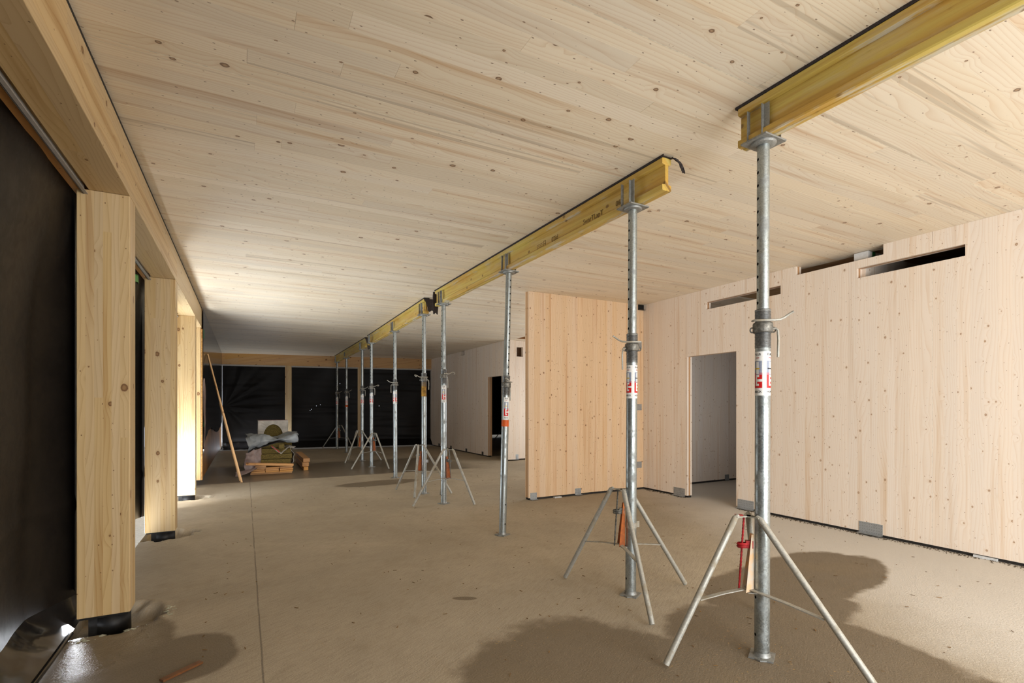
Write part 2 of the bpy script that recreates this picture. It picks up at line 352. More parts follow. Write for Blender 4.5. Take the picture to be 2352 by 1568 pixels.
def mat_floor():
    N = NT('concrete_screed'); P = N.n('ShaderNodeNewGeometry').outputs['Position']; x, y, z = N.sep(P)
    big = N.noise(P, .55, 4, .6, .4); med = N.noise(P, 3., 4, .65); fin = N.noise(P, 90, 3, .7)
    # drag marks from levelling
    ang = N.math('ADD', N.math('MULTIPLY', x, .55), N.math('MULTIPLY', y, -.85)); ang2 = N.math('ADD', N.math('MULTIPLY', x, .85), N.math('MULTIPLY', y, .55))
    drag = N.noise(N.comb(N.math('MULTIPLY', ang2, 9.), N.math('MULTIPLY', ang, 75.), 0.), 1., 3, .7, .0)
    col = N.mix(N.smooth(big, .35, .7), S(168,156,136), S(186,173,151))
    col = N.mix(N.math('MULTIPLY', N.smooth(med, .45, .75), .35), col, S(152,137,112))
    col = N.mix(N.math('MULTIPLY', N.smooth(drag, .4, .7), .34), col, S(134,120,100))
    col = N.mix(N.math('MULTIPLY', N.smooth(fin, .6, .8), .3), col, S(196,182,158))
    # damp stains with their own outlines
    wn = N.noise(P, 2.4, 4, .6); off = N.math('MULTIPLY', N.math('SUBTRACT', wn, .5), .55)
    wet = None
    for (cx, cy, rx, ry, rot) in WET:
        c, s_ = math.cos(rot), math.sin(rot)
        dx = N.math('SUBTRACT', x, cx); dy = N.math('SUBTRACT', y, cy)
        ex = N.math('DIVIDE', N.math('ADD', N.math('MULTIPLY', dx, c), N.math('MULTIPLY', dy, s_)), rx)
        ey = N.math('DIVIDE', N.math('SUBTRACT', N.math('MULTIPLY', dy, c), N.math('MULTIPLY', dx, s_)), ry)
        r = N.math('SQRT', N.math('ADD', N.math('MULTIPLY', ex, ex), N.math('MULTIPLY', ey, ey)))
        m = N.smooth(N.math('ADD', r, off), 1.06, .92)
        wet = m if wet is None else N.math('MAXIMUM', wet, m)
    yel = N.smooth(N.noise(P, 1.1, 2), .5, .7)
    col = N.mix(N.math('MULTIPLY', wet, .72), col, N.mix(N.math('MULTIPLY', yel, .4), S(92,78,58), S(104,84,48)))
    # dry zone by the right-hand wall, window light painted in as paler tone
    pz = N.smooth(N.math('ADD', N.math('SUBTRACT', x, N.math('MULTIPLY', y, .45)), N.math('MULTIPLY', off, 1.)), 2.3, 3.6)
    col = N.mix(N.math('MULTIPLY', N.math('MULTIPLY', pz, N.math('SUBTRACT', 1., wet)), .75), col, S(220,216,209))
    saw = N.noise(P, 55, 2, .5); sm = N.math('MULTIPLY', N.smooth(saw, .66, .74), N.smooth(N.noise(P, .9, 3), .48, .62))
    col = N.mix(N.math('MULTIPLY', sm, .45), col, S(206,162,84))
    # hairline joint
    jl = N.math('ABSOLUTE', N.math('SUBTRACT', x, N.math('ADD', .075, N.math('MULTIPLY', N.noise(P, 3, 2), .012))))
    jm = N.math('MULTIPLY', N.smooth(jl, .007, .002), N.smooth(N.noise(P, 2.2, 3), .3, .5))
    col = N.mix(N.math('MULTIPLY', jm, .55), col, S(66,62,56))
    h = N.math('ADD', N.math('ADD', N.math('MULTIPLY', drag, .28), N.math('MULTIPLY', fin, .8)), N.math('MULTIPLY', med, .6))
    ro = N.math('SUBTRACT', .82, N.math('MULTIPLY', wet, .16))
    yy = N.math('ADD', y, N.math('MULTIPLY', off, .5))
    fw = N.math('MULTIPLY', N.math('MULTIPLY', N.smooth(yy, 10.1, 10.22), N.smooth(yy, 13.4, 12.6)), N.smooth(N.math('ADD', x, off), 4.9, 4.1))
    col = N.mix(N.math('MULTIPLY', fw, .6), col, S(70,58,44))
    ro = N.math('SUBTRACT', ro, N.math('MULTIPLY', fw, .50), clamp=True)
    h = N.math('MULTIPLY', h, N.math('SUBTRACT', 1., N.math('MULTIPLY', fw, .9)))
    pud = N.smooth(N.math('ADD', N.math('MULTIPLY', off, .8), N.math('SQRT', N.math('ADD', N.math('POWER', N.math('SUBTRACT', x, -.78), 2.), N.math('POWER', N.math('MULTIPLY', N.math('SUBTRACT', y, 3.55), .7), 2.)))), .42, .2)
    ro = N.math('SUBTRACT', ro, N.math('MULTIPLY', pud, .5), clamp=True)
    return N.out(col, ro, 0., h, .5, .010, .35)
WET = [(1.55, 1.75, .78, .95, .15), (4.0, 2.45, .95, .42, .15), (3.3, 2.3, .5, .5, 0), (2.7, 1.75, .55, .75, .6), (2.5, 1.0, .7, .5, 0),
       (1.36, 3.28, .09, .035, -.5), (2.1, 8.95, .75, .30, .1), (-.75, 3.5, .4, .55, 0), (-.3, 3.2, .28, .3, .3)]
M_floor = mat_floor()

# ------------------------------------------------------------------ floor
pits = [(-.80, 4.0), (-.80, 6.36), (-.80, 8.77), (-.76, 1.60)]
def floor_z(x, y):
    fd = max(0, min(1, (-.41-x)/.07))
    z = noise.noise((x*3, y*3, 0))*.0025*fd
    for (px, py) in pits:
        d = math.hypot((x-px)/.30, (y-py)/.24)+noise.noise((x*9, y*9, 3))*.28
        t = max(0, min(1, (1.15-d)/.22)); t = t*t*(3-2*t)
        z -= .085*t*fd
        z += .010*math.exp(-((d-1.25)/.12)**2)*fd
    return z
def gx(i): return -1.25+.025*i
m = MB(); nx = 34; y0, y1 = 1.2, 9.6; ny = 336
m.grid(26, ny, lambda u, v: (-.92+.52*u, y0+(y1-y0)*v, floor_z(-.92+.52*u, y0+(y1-y0)*v)))
m.grid(1, 40, lambda u, v: (-.92, -3.2+12.8*v, -.3*(1-u)))
m.grid(24, 30, lambda u, v: (-.40+12.4*u, -3.2+4.4*v, 0)); m.grid(8, 30, lambda u, v: (-.92+.52*u, -3.2+4.4*v, 0))
m.grid(24, 30, lambda u, v: (-.40+12.4*u, 1.2+8.4*v, 0))
m.grid(26, 30, lambda u, v: (-1.25+13.25*u, 9.6+12.4*v, 0))
floor = m.build('floor', M_floor, kind='structure')
g = MB().box(-14, -8, -.45, -.94, 24, -.22).build('ground', M_bright, label='pale bare ground outside behind the black sheeting', cat='ground')
tag(g, kind='structure')

# ------------------------------------------------------------------ ceiling
ceil = MB().box(-1.2, -3.2, 3.02, 5.85, 22, 3.3).box(5.85, -3.2, 3.02, 12, 8.3, 3.3).box(5.85, 11.1, 3.02, 12, 22, 3.3).box(7.4, 8.3, 3.02, 12, 11.1, 3.3).build('ceiling', M_wall_core, kind='structure')
MB().box(5.85, 8.3, 3.9, 7.4, 11.1, 4.0).box(5.83, 8.28, 3.3, 5.85, 11.1, 3.95).box(7.4, 8.3, 3.3, 7.42, 11.1, 3.95).box(5.85, 11.1, 3.3, 7.4, 11.12, 3.95).box(5.85, 8.28, 3.3, 7.4, 8.3, 3.95).build('wall_shaft', M_wall_core, kind='structure')
LW = .115
JY = [0.575+1.15*k for k in range(-3, 19)]
for k in range(len(JY)-1):
    ya, yb = JY[k], JY[k+1]
    if ya < .5 or ya > 5.1:
        p = MB().box(-1.0, ya+.003, 3.0, 5.85, yb-.003, 3.019)
        if ya > 0 : pass
        if not (8.2 < (ya+yb)/2 < 11.1): p.box(5.85, ya+.003, 3.0, 11.5, yb-.003, 3.019)
        p.build('ceiling_panel', M_ceil_lam, ceil)
    else:
        for r in range(10):
            a = ya+r*LW+(.003 if r == 0 else .0001); b = ya+(r+1)*LW-(.003 if r == 9 else .0001)
            x = -1.0; cuts = [x]
            x += random.uniform(1.0, 3.4)
            while x < 5.2: cuts.append(x); x += random.uniform(2.2, 4.2)
            cuts.append(5.95)
            for i in range(len(cuts)-1):
                dz = random.uniform(0, .0005)
                MB().box(cuts[i]+.0004, a, 3.0+dz, cuts[i+1]-.0004, b, 3.019).build('plank', M_ceil_plank, ceil)
# pale strips that paint the lit chamfers of the ceiling panel joints
st = MB()
for yj in JY[3:14]: st.box(-.63, yj-.003, 3.0004, 5.76, yj+.003, 3.003)
st.build('joint_strip', flat('lit_chamfer_strip', S(240,230,208), .6), ceil)

# ------------------------------------------------------------------ walls
def split_rects(a0, a1, b0, b1, holes):
    """rects of [a0,a1]x[b0,b1] minus holes (a,b ranges)"""
    As = sorted({a0, a1}|{min(max(h[i], a0), a1) for h in holes for i in (0, 1)})
    out = []
    for i in range(len(As)-1):
        p, q = As[i], As[i+1]
        if q-p < 1e-6: continue
        mid = (p+q)/2; hs = sorted([(max(h[2], b0), min(h[3], b1)) for h in holes if h[0] < mid < h[1]])
        z = b0
        for (c, d) in hs:
            if c > z+1e-6: out.append((p, q, z, c))
            z = max(z, d)
        if z < b1-1e-6: out.append((p, q, z, b1))
    return out
XW = 5.76
HR = [(4.527, 5.37, -1, 2.078), (3.9, 5.028, 2.712, 2.817), (2.782, 3.708, 2.895, 3.5), (2.119, 3.035, 2.706, 2.813), (11.45, 12.253, -1, 2.135), (13.9, 14.2, 2.88, 3.5)]
wr = MB()
for a, b, c, d in split_rects(-3.1, 6.29, 0.03, 3.019, HR): wr.box(XW+.034, a, c, XW+.066, b, d)
wall_right = wr.build('wall_right', M_part_core, kind='structure')
wr2 = MB()
for a, b, c, d in split_rects(-3.1, 6.29, 0.03, 3.019, HR): wr2.box(XW+.067, a, c, XW+.1, b, d)
wr2.build('back_layer', M_wall_lam, wall_right)
y = 5.39-.0945*51
while y < 6.28:
    b = min(y+.0945, 6.289)
    pm = MB(); n = round((y-5.39)/.0945) % 16; g0 = .0015 if n == 0 else .00008
    n2 = n == 15
    for q in split_rects(y+g0, b-(.0015 if n2 else .00008), .03, 2.9995, HR): pm.box(XW+random.uniform(0, .0002), q[0], q[2], XW+.0335, q[1], q[3])
    if pm.v: pm.build('plank', M_wall_plank, wall_right)
    y = b
js = MB()
for yj in (5.39-.0945*16, 5.39-.0945*32):
    for (c, d) in ((.03, 2.70), (2.82, 2.885)): js.box(XW+.0002, yj-.002, c, XW+.003, yj+.002, d)
js.build('joint_strip', flat('pale_wall_joint', S(244,234,218), .6), wall_right)
wn_ = MB().box(XW, -3.1, .03, XW+.0335, 5.39-.0945*51-.001, 2.9995).build('front_layer', M_wall_lam, wall_right)
# wall behind the stair recess
wf = MB()
for a, b, c, d in split_rects(11.1, 20., .03, 3.0, HR): wf.box(XW, a, c, XW+.12, b, d)
wall_far = wf.build('wall_right_far', M_wall_lam, kind='structure')
jb = MB()
for x in (XW+.01, XW+.052, XW+.092): jb.box(x, 12.245, .03, x+.02, 12.252, 2.13)
jb.build('jamb_layers', M_part_core, wall_far)
w2 = MB()
for a, b, c, d in split_rects(5.97, 12., .04, 2.995, [(6.02, 6.2, 2.60, 2.84)]): w2.box(a, 11.12, c, b, 11.22, d)
wall_back = w2.build('wall_recess', M_wall_lam, kind='structure')
MB().box(5.76, 11.085, .03, 5.97, 11.099, 2.999).build('corner_board', M_wall_plank, wall_back)
MB().box(5.99, 11.23, 2.5, 6.4, 11.26, 2.95).box(6.14, 11.2205, 2.5, 6.2, 11.23, 2.95).build('board', flat('dark_brown_board', S(84,58,36), .7), wall_back)
# partition with its end face layers
PX = 3.60
wp = MB().box(PX, 6.324, .035, 11.9, 6.358, 3.019)
partition = wp.build('wall_partition', M_part_core, kind='structure')
MB().box(PX, 6.359, .03, 11.9, 6.392, 2.9995).build('back_layer', M_part_plank, partition)
MB().box(PX+.01, 6.30, .0, 11.9, 6.38, .035).build('joint_seal', M_seal, partition)
x = PX
k = 0
while x < 5.75:
    b = min(x+.0945, XW-.001)
    MB().box(x+.0001, 6.29+random.uniform(0, .0004), .03, b-.0001, 6.3235, 2.9995).build('plank', M_part_plank, partition); x = b
MB().box(XW+.101, 6.29, .03, 11.9, 6.3235, 2.9995).build('front_layer', M_wall_lam, partition)
MB().box(XW+.02, -3.1, 0, XW+.09, 4.52, .03).box(XW+.02, 5.375, 0, XW+.09, 6.29, .03).build('joint_seal', M_seal, wall_right)
MB().box(XW+.02, 12.26, 0, XW+.09, 18, .03).build('joint_seal', M_seal, wall_far)
# outer closing walls of the back rooms
MB().box(11.9, -3.2, 0, 12, 22, 3.02).build('wall_east', M_wall_lam, kind='structure')
MB().box(5.9, 19.9, .12, 12, 20.0, 3.0).build('wall_north', M_poly2, kind='structure')
MB().box(-1.2, -3.3, 0, 12, -3.2, 3.3).build('wall_south', M_wall_lam, kind='structure')
MB().box(XW+.1, 3.0, 0, 12, 3.1, 3.0).build('wall_side_room', M_wall_lam, kind='structure')

# end wall: slightly skewed glulam frame with black sheeting
A0 = Vector((-.635, 17.95, 0)); A1 = Vector((5.9, 16.87, 0)); ed = (A1-A0).normalized(); en = Vector((-ed.y, ed.x, 0))
def EW(s, n, z): p = A0+ed*s+en*n; return (p.x, p.y, z)
def ebox(mb, s0, s1, n0, n1, z0, z1):
    vs = [EW(s, n, z) for z in (z0, z1) for s, n in ((s0, n0), (s1, n0), (s1, n1), (s0, n1))]
    return mb.add(vs, [(0,3,2,1),(4,5,6,7),(0,1,5,4),(1,2,6,5),(2,3,7,6),(3,0,4,7)])
wall_end = ebox(MB(), -1.0, 6.7, 0, .24, 2.655, 3.02).build('wall_end', M_beamx, kind='structure')
for s0, s1 in ((1.80, 1.99), (4.02, 4.21)): ebox(MB(), s0, s1, .0, .2, 0, 2.655).build('post', M_post, wall_end)
fr = MB(); ebox(fr, .0, 1.80, -.005, .03, 2.61, 2.655); ebox(fr, 1.99, 4.02, -.005, .03, 2.61, 2.655); ebox(fr, 4.21, 6.7, -.005, .03, 2.61, 2.655)
fr.build('head_profile', M_profile, wall_end)
def sheet_end(s0, s1, seed, fan=None, holes=()):
    nu, nv = 150, 140
    def fn(u, v):
        s = s0+(s1-s0)*u; z = .03+2.59*v; n = .10
        n += noise.noise((s*1.5+seed, z*1.5, seed))*.02
        if fan:
            dx = s-fan[0]; dz = z-fan[1]; a = math.atan2(dz, max(dx, .02)); r = math.hypot(dx, dz)
            n += math.sin(a*16+noise.noise((a*5, r, 1))*2)*.016*min(1, r*1.2)*math.exp(-abs(a)*1.1)*math.exp(-r*.35)
        n += noise.noise((s*.7+seed, z*9, seed+4))*.008
        if v < .08: n -= (.08-v)*5.5*.5
        return EW(s, n, z)
    hs = {(int(hu*nu), int(hv*nv)) for hu, hv in holes}
    return MB().grid(nu, nv, fn, hs)
wnd = empty('end_sheeting', EW(1, .1, 0), 'black plastic sheeting with fan shaped creases in the left bay of the far end wall', 'plastic sheet')
o = sheet_end(.008, 1.79, 3, (.05, 1.35)).build('sheet', M_poly2, wnd, loc=tuple(-c for c in EW(1, .1, 0)))
wnd = empty('end_sheeting', EW(3, .1, 0), 'black plastic sheeting with pinholes in the middle bay of the far end wall', 'plastic sheet')
o = sheet_end(1.99, 4.02, 8, None, [(.27, .46), (.29, .475), (.36, .515), (.42, .535), (.72, .80)]).build('sheet', M_poly2, wnd, loc=tuple(-c for c in EW(3, .1, 0)))
wnd = empty('end_sheeting', EW(5.4, .1, 0), 'black plastic sheeting in the right bay of the far end wall behind the props', 'plastic sheet')
o = sheet_end(4.21, 6.7, 15, None, [(.2, .52)]).build('sheet', M_poly2, wnd, loc=tuple(-c for c in EW(5.4, .1, 0)))
# loose foot of the sheeting turned onto the floor of the left bay
m = MB().grid(40, 10, lambda u, v: EW(.02+1.75*u, .08-.42*v, .03+.20*(1-v)**2+noise.noise((u*14, v*4, 2))*.014))
m.build('sheet_flap', M_gloss, label='shiny fold of plastic sheeting lying on the floor at the far left corner', cat='plastic sheet')

# far left wall: timber panel below, glossy dark film above
m = MB().box(-.88, 9.87, .12, -.64, 17.95, 3.0)
wl = m.build('wall_left_far', flat('brown_board_wall', S(150,104,56), .5, 0., .15, 3.), kind='structure')
MB().box(-.645, 9.862, .12, -.625, 10.0, 2.64).build('edge_strip', M_osb, wl)
MB().box(-.885, 9.855, .12, -.65, 9.87, 2.66).build('end_board', M_post, wl)
def film(u, v):
    y = 9.95+7.9*u; zb = .80+.10*math.sin(u*7)+noise.noise((u*12, 0, 0))*.05 - .35*math.exp(-u*18)
    z = zb+(2.985-zb)*v
    return (-.617+noise.noise((y*1.3, z*1.3, 5))*.0015, y, z)
MB().grid(80, 24, film).build('wall_film', M_gloss, label='glossy dark film stretched over the far part of the left wall', cat='plastic sheet')
m = MB().grid(8, 30, lambda u, v: (-.61+.015*math.sin(u*9+v*6), 9.96+(.05+.38*math.sin(math.pi*min(1, (1-v)*1.15)))*u, .62+1.2*v))
m.build('loose_film', M_filmpink, label='loose translucent film hanging on the edge of the left wall beyond the posts', cat='plastic sheet', solid=.001)
for yy, zz, hh in ((9.95, 2.58, .09), (9.97, 1.05, .05)):
    MB().box(-.61, yy-.04, zz-hh, -.606, yy+.05, zz+hh*.6).build('green_tape', M_green, label='strip of green tape %s on the left wall edge' % ('near the ceiling' if zz > 2 else 'at knee height'), cat='tape')
MB().box(-.63, 17.90, .1, -.61, 17.93, 2.63).build('corner_leak_strip', flat('painted_leak_white', S(226,226,224), .5), wl)  # white strip paints the daylight leaking in at the corner

# ------------------------------------------------------------------ edge beam, posts, black sheeting on the left
eb = empty('edge_beam', (-.735, 3.4, 2.66), 'long glued timber edge beam resting on the posts along the left side', 'beam')
MB().box(-.84, -3.1, 2.662, -.635, 9.87, 2.978).build('beam_body', M_beam, eb, loc=(.735, -3.4, -2.66), bevel=.003)
MB().box(-1.05, -3.1, 2.70, -.845, 9.87, 2.99).build('outer_board', M_beam, eb, loc=(.735, -3.4, -2.66))
MB().box(-.921, -3.1, 2.655, -.885, 9.87, 2.70).build('lower_batten', M_board, eb, loc=(.735, -3.4, -2.66))
MB().box(-.84, -3.1, 2.978, -.6365, 9.87, 3.0).build('seal_strip', M_seal, eb, loc=(.735, -3.4, -2.66))
PY = [1.55, 3.92, 6.265, 8.67]
labs = ['pale glued timber post out of view beside the camera', 'nearest tall timber post, with a large knot near its foot', 'second timber post from the camera, with white strip light on its edge', 'third timber post, brightly lit at its foot']
labs = ['timber post standing left of and behind the nearest visible post', 'nearest timber post on the left, the widest in the photo', 'second timber post on the left, green tape at its top corner', 'third timber post on the left, glaringly lit at its foot']
for i, py in enumerate(PY):
    p = empty('timber_post', (-.765, py+.09, .055), labs[i], 'post', 'timber posts along the left side')
    MB().box(-.897, py, .056, -.635, py+.17, 2.661).build('shaft', M_post, p, loc=(.765, -py-.09, -.055), bevel=.004)
    MB().box(-.885, py+.005, .044, -.645, py+.165, .056).build('foot_plate', M_blackmetal, p, loc=(.765, -py-.09, -.055))
    f = MB(); f.lathe([(0, -.084), (.10, -.084), (.098, .046), (0, .046)], 28, (-.745, py+.10))
    f.box(-.845, py+.02, -.084, -.75, py+.16, .045)
    f.build('foot', M_footmat, p, loc=(.765, -py-.09, -.055))
bys = [(-.9, 1.62), (1.7, 3.95), (4.05, 6.29), (6.42, 8.70), (8.82, 9.87)]
for i in range(4):
    ya, yb = ([-.8]+[p+.17 for p in PY])[i], PY[i]
for i, (ya, yb) in enumerate(zip([-.8, 1.72, 4.09, 6.435], [1.55, 3.92, 6.265, 8.67])):
    m = MB(); m.bar((-.862, ya, 2.655), (-.862, yb-.003, 2.655), .005, .05).bar((-.852, ya, 2.632), (-.852, yb-.003, 2.632), .022, .004)
    m.build('edge_profile', M_profile, label=['', 'perforated grey edge profile under the beam in front of the nearest post', 'grey edge profile under the beam between the nearest and second posts', 'grey edge profile under the beam between the second and third posts'][i] or 'grey edge profile under the beam beside the camera', cat='profile')
def sheet_left(ya, yb, seed, zlo=.16, flap=True):
    nu, nv = 60, 70
    def fn(u, v):
        y = ya+(yb-ya)*u; edge = min(1, min(u, 1-u)*7)
        zl = zlo if seed < 17 else zlo+1.5*min(1, max(0, (y-7.1)/.6))
        z = zl+(2.69-zl)*v
        bul = .09*math.sin(math.pi*min(1, v*1.02))*edge+.13*(1-v)**2*edge
        x = -.927-.008*(seed//5 % 2)-bul
        x += noise.noise((y*1.4+seed, z*1.2, seed))*.035*edge
        d = noise.noise((y*2.2+seed, z*.5+y, seed+9)); x += d*.02*edge
        cr = (z-.62-.12*math.sin(y*2)); x += .012*math.exp(-(cr/.03)**2)
        return (x, y, z)
    m = MB().grid(nu, nv, fn)
    if flap:
        def f2(u, v):
            y = ya+(yb-ya)*u; x0, _, z0 = fn(u, 0)
            q = 1-v; xe = -.90-.02*math.sin(u*5+seed); ze = .012
            x = x0+(xe-x0)*q; z = z0+(ze-z0)*q**.8+noise.noise((y*6+seed, v*3, 3))*.013*(1-abs(2*q-1))
            return (x, y, z)
        s_ = MB().grid(nu, 14, f2); return m, s_
    return m, None
for i, (ya, yb, z0, fl) in enumerate(((-1.0, 1.66, .16, True), (1.6, 4.10, .16, True), (4.02, 6.46, .20, False), (6.38, 8.84, .2, False))):
    s = empty('black_sheeting', (-1.0, (ya+yb)/2, .1), ['black polythene sheet beside the camera', 'black polythene sheet closing the bay nearest the camera, its foot folded in shiny', 'black polythene sheet between the nearest and second posts', 'black polythene sheet rolled up behind the second post'][i], 'plastic sheet')
    m1, m2 = sheet_left(ya, yb, 3+i*5, z0, fl); m1.build('sheet', M_poly, s, loc=(1.0, -(ya+yb)/2, -.1))
    if m2: m2.build('floor_flap', M_gloss, s, loc=(1.0, -(ya+yb)/2, -.1))
m = MB().path([(-.90+.012*math.sin(t*9), -.9+4.7*t, .02) for t in [k/40 for k in range(41)]], .014, 8)
m.build('sheet_hem', M_gloss, label='rolled hem of black sheeting lying on the floor left of the nearest post', cat='plastic sheet')
m = MB().grid(6, 16, lambda u, v: (-.925+.012*math.sin(v*11), 5.35+.9*v, 2.60-.07*u-.03*math.sin(v*5)))
m.build('bright_green_tape', M_grass, label='bright green tape at the top of the second left post', cat='tape', solid=.001)
# mortar crust round the post pockets
for i, (px, py) in enumerate(pits[:3]):
    m = MB(); rr = random.Random(i+4)
    for k in range(46 if i == 0 else 18):
        a = rr.uniform(-1.7, .35); r = 1.22+rr.uniform(-.07, .10)
        cx, cy = px+.30*r*math.cos(a), py+.24*r*math.sin(a); s = rr.uniform(.006, .020); zc = floor_z(cx, cy)
        vs = [(cx+s*rr.uniform(.7, 1.5)*math.cos(t*1.047), cy+s*rr.uniform(.6, 1.2)*math.sin(t*1.047), zc-.004) for t in range(6)]+[(cx, cy, zc+s*.25)]
        m.add(vs, [(t, (t+1) % 6, 6) for t in range(6)])
    m.build('mortar_crust', M_foam2, label='pale crumbly mortar rim round the foot of the %s left post' % ['nearest', 'second', 'third'][i], cat='mortar', kind='stuff')

# ------------------------------------------------------------------ yellow formwork beams
def h_beam(xc0, xc1, y0, y1, label, zb=2.768):
    t = empty('formwork_beam', ((xc0+xc1)/2, (y0+y1)/2, zb), label, 'beam', 'yellow formwork beams under the ceiling')
    def prof(pts, nm):
        m = MB(); n = len(pts); c = .012
        rings = []
        for (yy, xc, sh) in ((y0, xc0, .0), (y1, xc1, .0)):
            rings += [(xc+px, yy, zb+pz) for px, pz in pts]
        m.add(rings, [tuple((i, (i+1) % n, n+(i+1) % n, n+i)) for i in range(n)]+[tuple(reversed(range(n))), tuple(range(n, 2*n))])
        return m.build(nm, M_yel, t, loc=tuple(-c for c in t.location), bevel=.004)
    prof([(-.034, 0), (-.005, 0), (-.003, .004), (.003, .004), (.005, 0), (.034, 0), (.04, .006), (.04, .040), (.018, .043), (-.018, .043), (-.04, .040), (-.04, .006)], 'bottom_flange')
    prof([(-.0145, .040), (.0145, .040), (.0145, .174), (-.0145, .174)], 'web')
    prof([(-.018, .172), (.018, .172), (.04, .177), (.04, .213), (.035, .218), (-.035, .218), (-.04, .213), (-.04, .177)], 'top_flange')
    for yy in (y0+.14, y1-.14):
        m = MB(); m.path([(xc0-.0146, yy, zb+.1), (xc0-.0155, yy, zb+.1)], .011, 12).build('hole', M_black, t, loc=tuple(-c for c in t.location))  # black disc on the web paints the dark of a hole
    return t
h1 = h_beam(2.452, 2.45, -1.4, 1.885, 'yellow timber formwork beam at upper right, resting on the nearest prop')
h2 = h_beam(2.47, 2.43, 2.475, 6.86, 'long yellow formwork beam in the middle with stamped lettering and three props')
h3 = h_beam(2.45, 2.56, 7.42, 11.95, 'third yellow formwork beam from the camera with light nail marks')
h4 = h_beam(2.58, 2.62, 12.3, 17.2, 'farthest yellow formwork beam ending at the far wall')
def felt(xc0, xc1, y0, y1, label, ends=()):
    t = empty('felt_strip', ((xc0+xc1)/2, (y0+y1)/2, 2.985), label, 'felt strip')
    off = tuple(-c for c in t.location)
    n = max(12, int((y1-y0)*9))
    m = MB()
    m.grid(1, n, lambda u, v: ((xc0+(xc1-xc0)*v)-.042+.084*u+.002*noise.noise((v*n, 1, u)), y0+(y1-y0)*v, 2.9865-.0005*u))
    m.grid(1, n, lambda u, v: ((xc0+(xc1-xc0)*v)-.042+.002*noise.noise((v*n, 1, 0)), y0+(y1-y0)*v, 2.9865+.013*u-.004*abs(noise.noise((v*n*1.3, 5, 0)))*(1-u)))
    m.grid(1, n, lambda u, v: ((xc0+(xc1-xc0)*v)+.042, y0+(y1-y0)*v, 2.9865+.013*u))
    m.build('strip', M_felt, t, loc=off)
    for (yy, xc, sgn, L, wd, sk) in ends:
        g = MB().grid(8, 12, lambda u, v: (xc+(u-.5)*wd*(1-.35*v)+sk*v*L, yy+sgn*(.01+.05*math.sin(v*1.6)+.012*noise.noise((u*5, v*5, 2))), 2.978-L*v**1.3-.012*math.sin(u*9)*v))
        g.build('drape', M_felt, t, loc=off, solid=.004)
felt(2.452, 2.45, -1.4, 1.90, 'dark felt strip on top of the nearest yellow beam')
felt(2.47, 2.43, 2.46, 6.875, 'dark felt strip on the long middle beam, curling over its near end', [(2.46, 2.505, -1, .10, .035, .35), (6.875, 2.425, 1, .30, .11, 0.)])
felt(2.45, 2.56, 7.40, 11.97, 'dark felt strip on the third beam, its wide flap hanging off the near end', [(7.40, 2.48, -1, .19, .17, .15)])
felt(2.58, 2.62, 12.28, 17.2, 'dark felt strip on the farthest beam with a hanging flap', [(12.28, 2.62, -1, .26, .18, .1)])
def text_mesh(txt, size, bold=False):
    c = bpy.data.curves.new('txt', 'FONT'); c.body = txt; c.size = size; c.align_x = 'CENTER'; c.align_y = 'CENTER'; c.resolution_u = 2
    if bold: c.offset = size*.02
    o = bpy.data.objects.new('txt', c); C.objects.link(o)
    dg = bpy.context.evaluated_depsgraph_get(); dg.update()
    me = bpy.data.meshes.new_from_object(o.evaluated_get(dg))
    C.objects.unlink(o); bpy.data.objects.remove(o)
    return me
def beam_text(txt, yc, size, x, z):
    me = text_mesh(txt, size, True)
    for v in me.vertices:
        a, b = v.co.x, v.co.y
        v.co = (x, yc-a, z+b)     # seen from -x: +y runs to the left
    me.materials.append(M_beamink)
    o = bpy.data.objects.new('lettering', me); C.objects.link(o); o.parent = h2; o.location = tuple(-c for c in h2.location)
beam_text('SwarTLapT', 3.25, .056, 2.4465, 2.845)
beam_text('06L', 2.93, .055, 2.4475, 2.85)
beam_text('02id', 3.80, .062, 2.442, 2.84)
m = MB()
for k in range(4): m.box(2.4405, 4.0, 2.815+.014*k, 2.4415, 4.11, 2.82+.014*k)
m.box(2.4405, 3.95, 2.815, 2.4415, 3.955, 2.87).box(2.4405, 3.985, 2.815, 2.4415, 3.99, 2.87).box(2.4405, 3.955, 2.865, 2.4415, 3.985, 2.87).box(2.4405, 3.955, 2.84, 2.4415, 3.985, 2.845)
m.build('stamp', M_beamink, h2, loc=tuple(-c for c in h2.location))

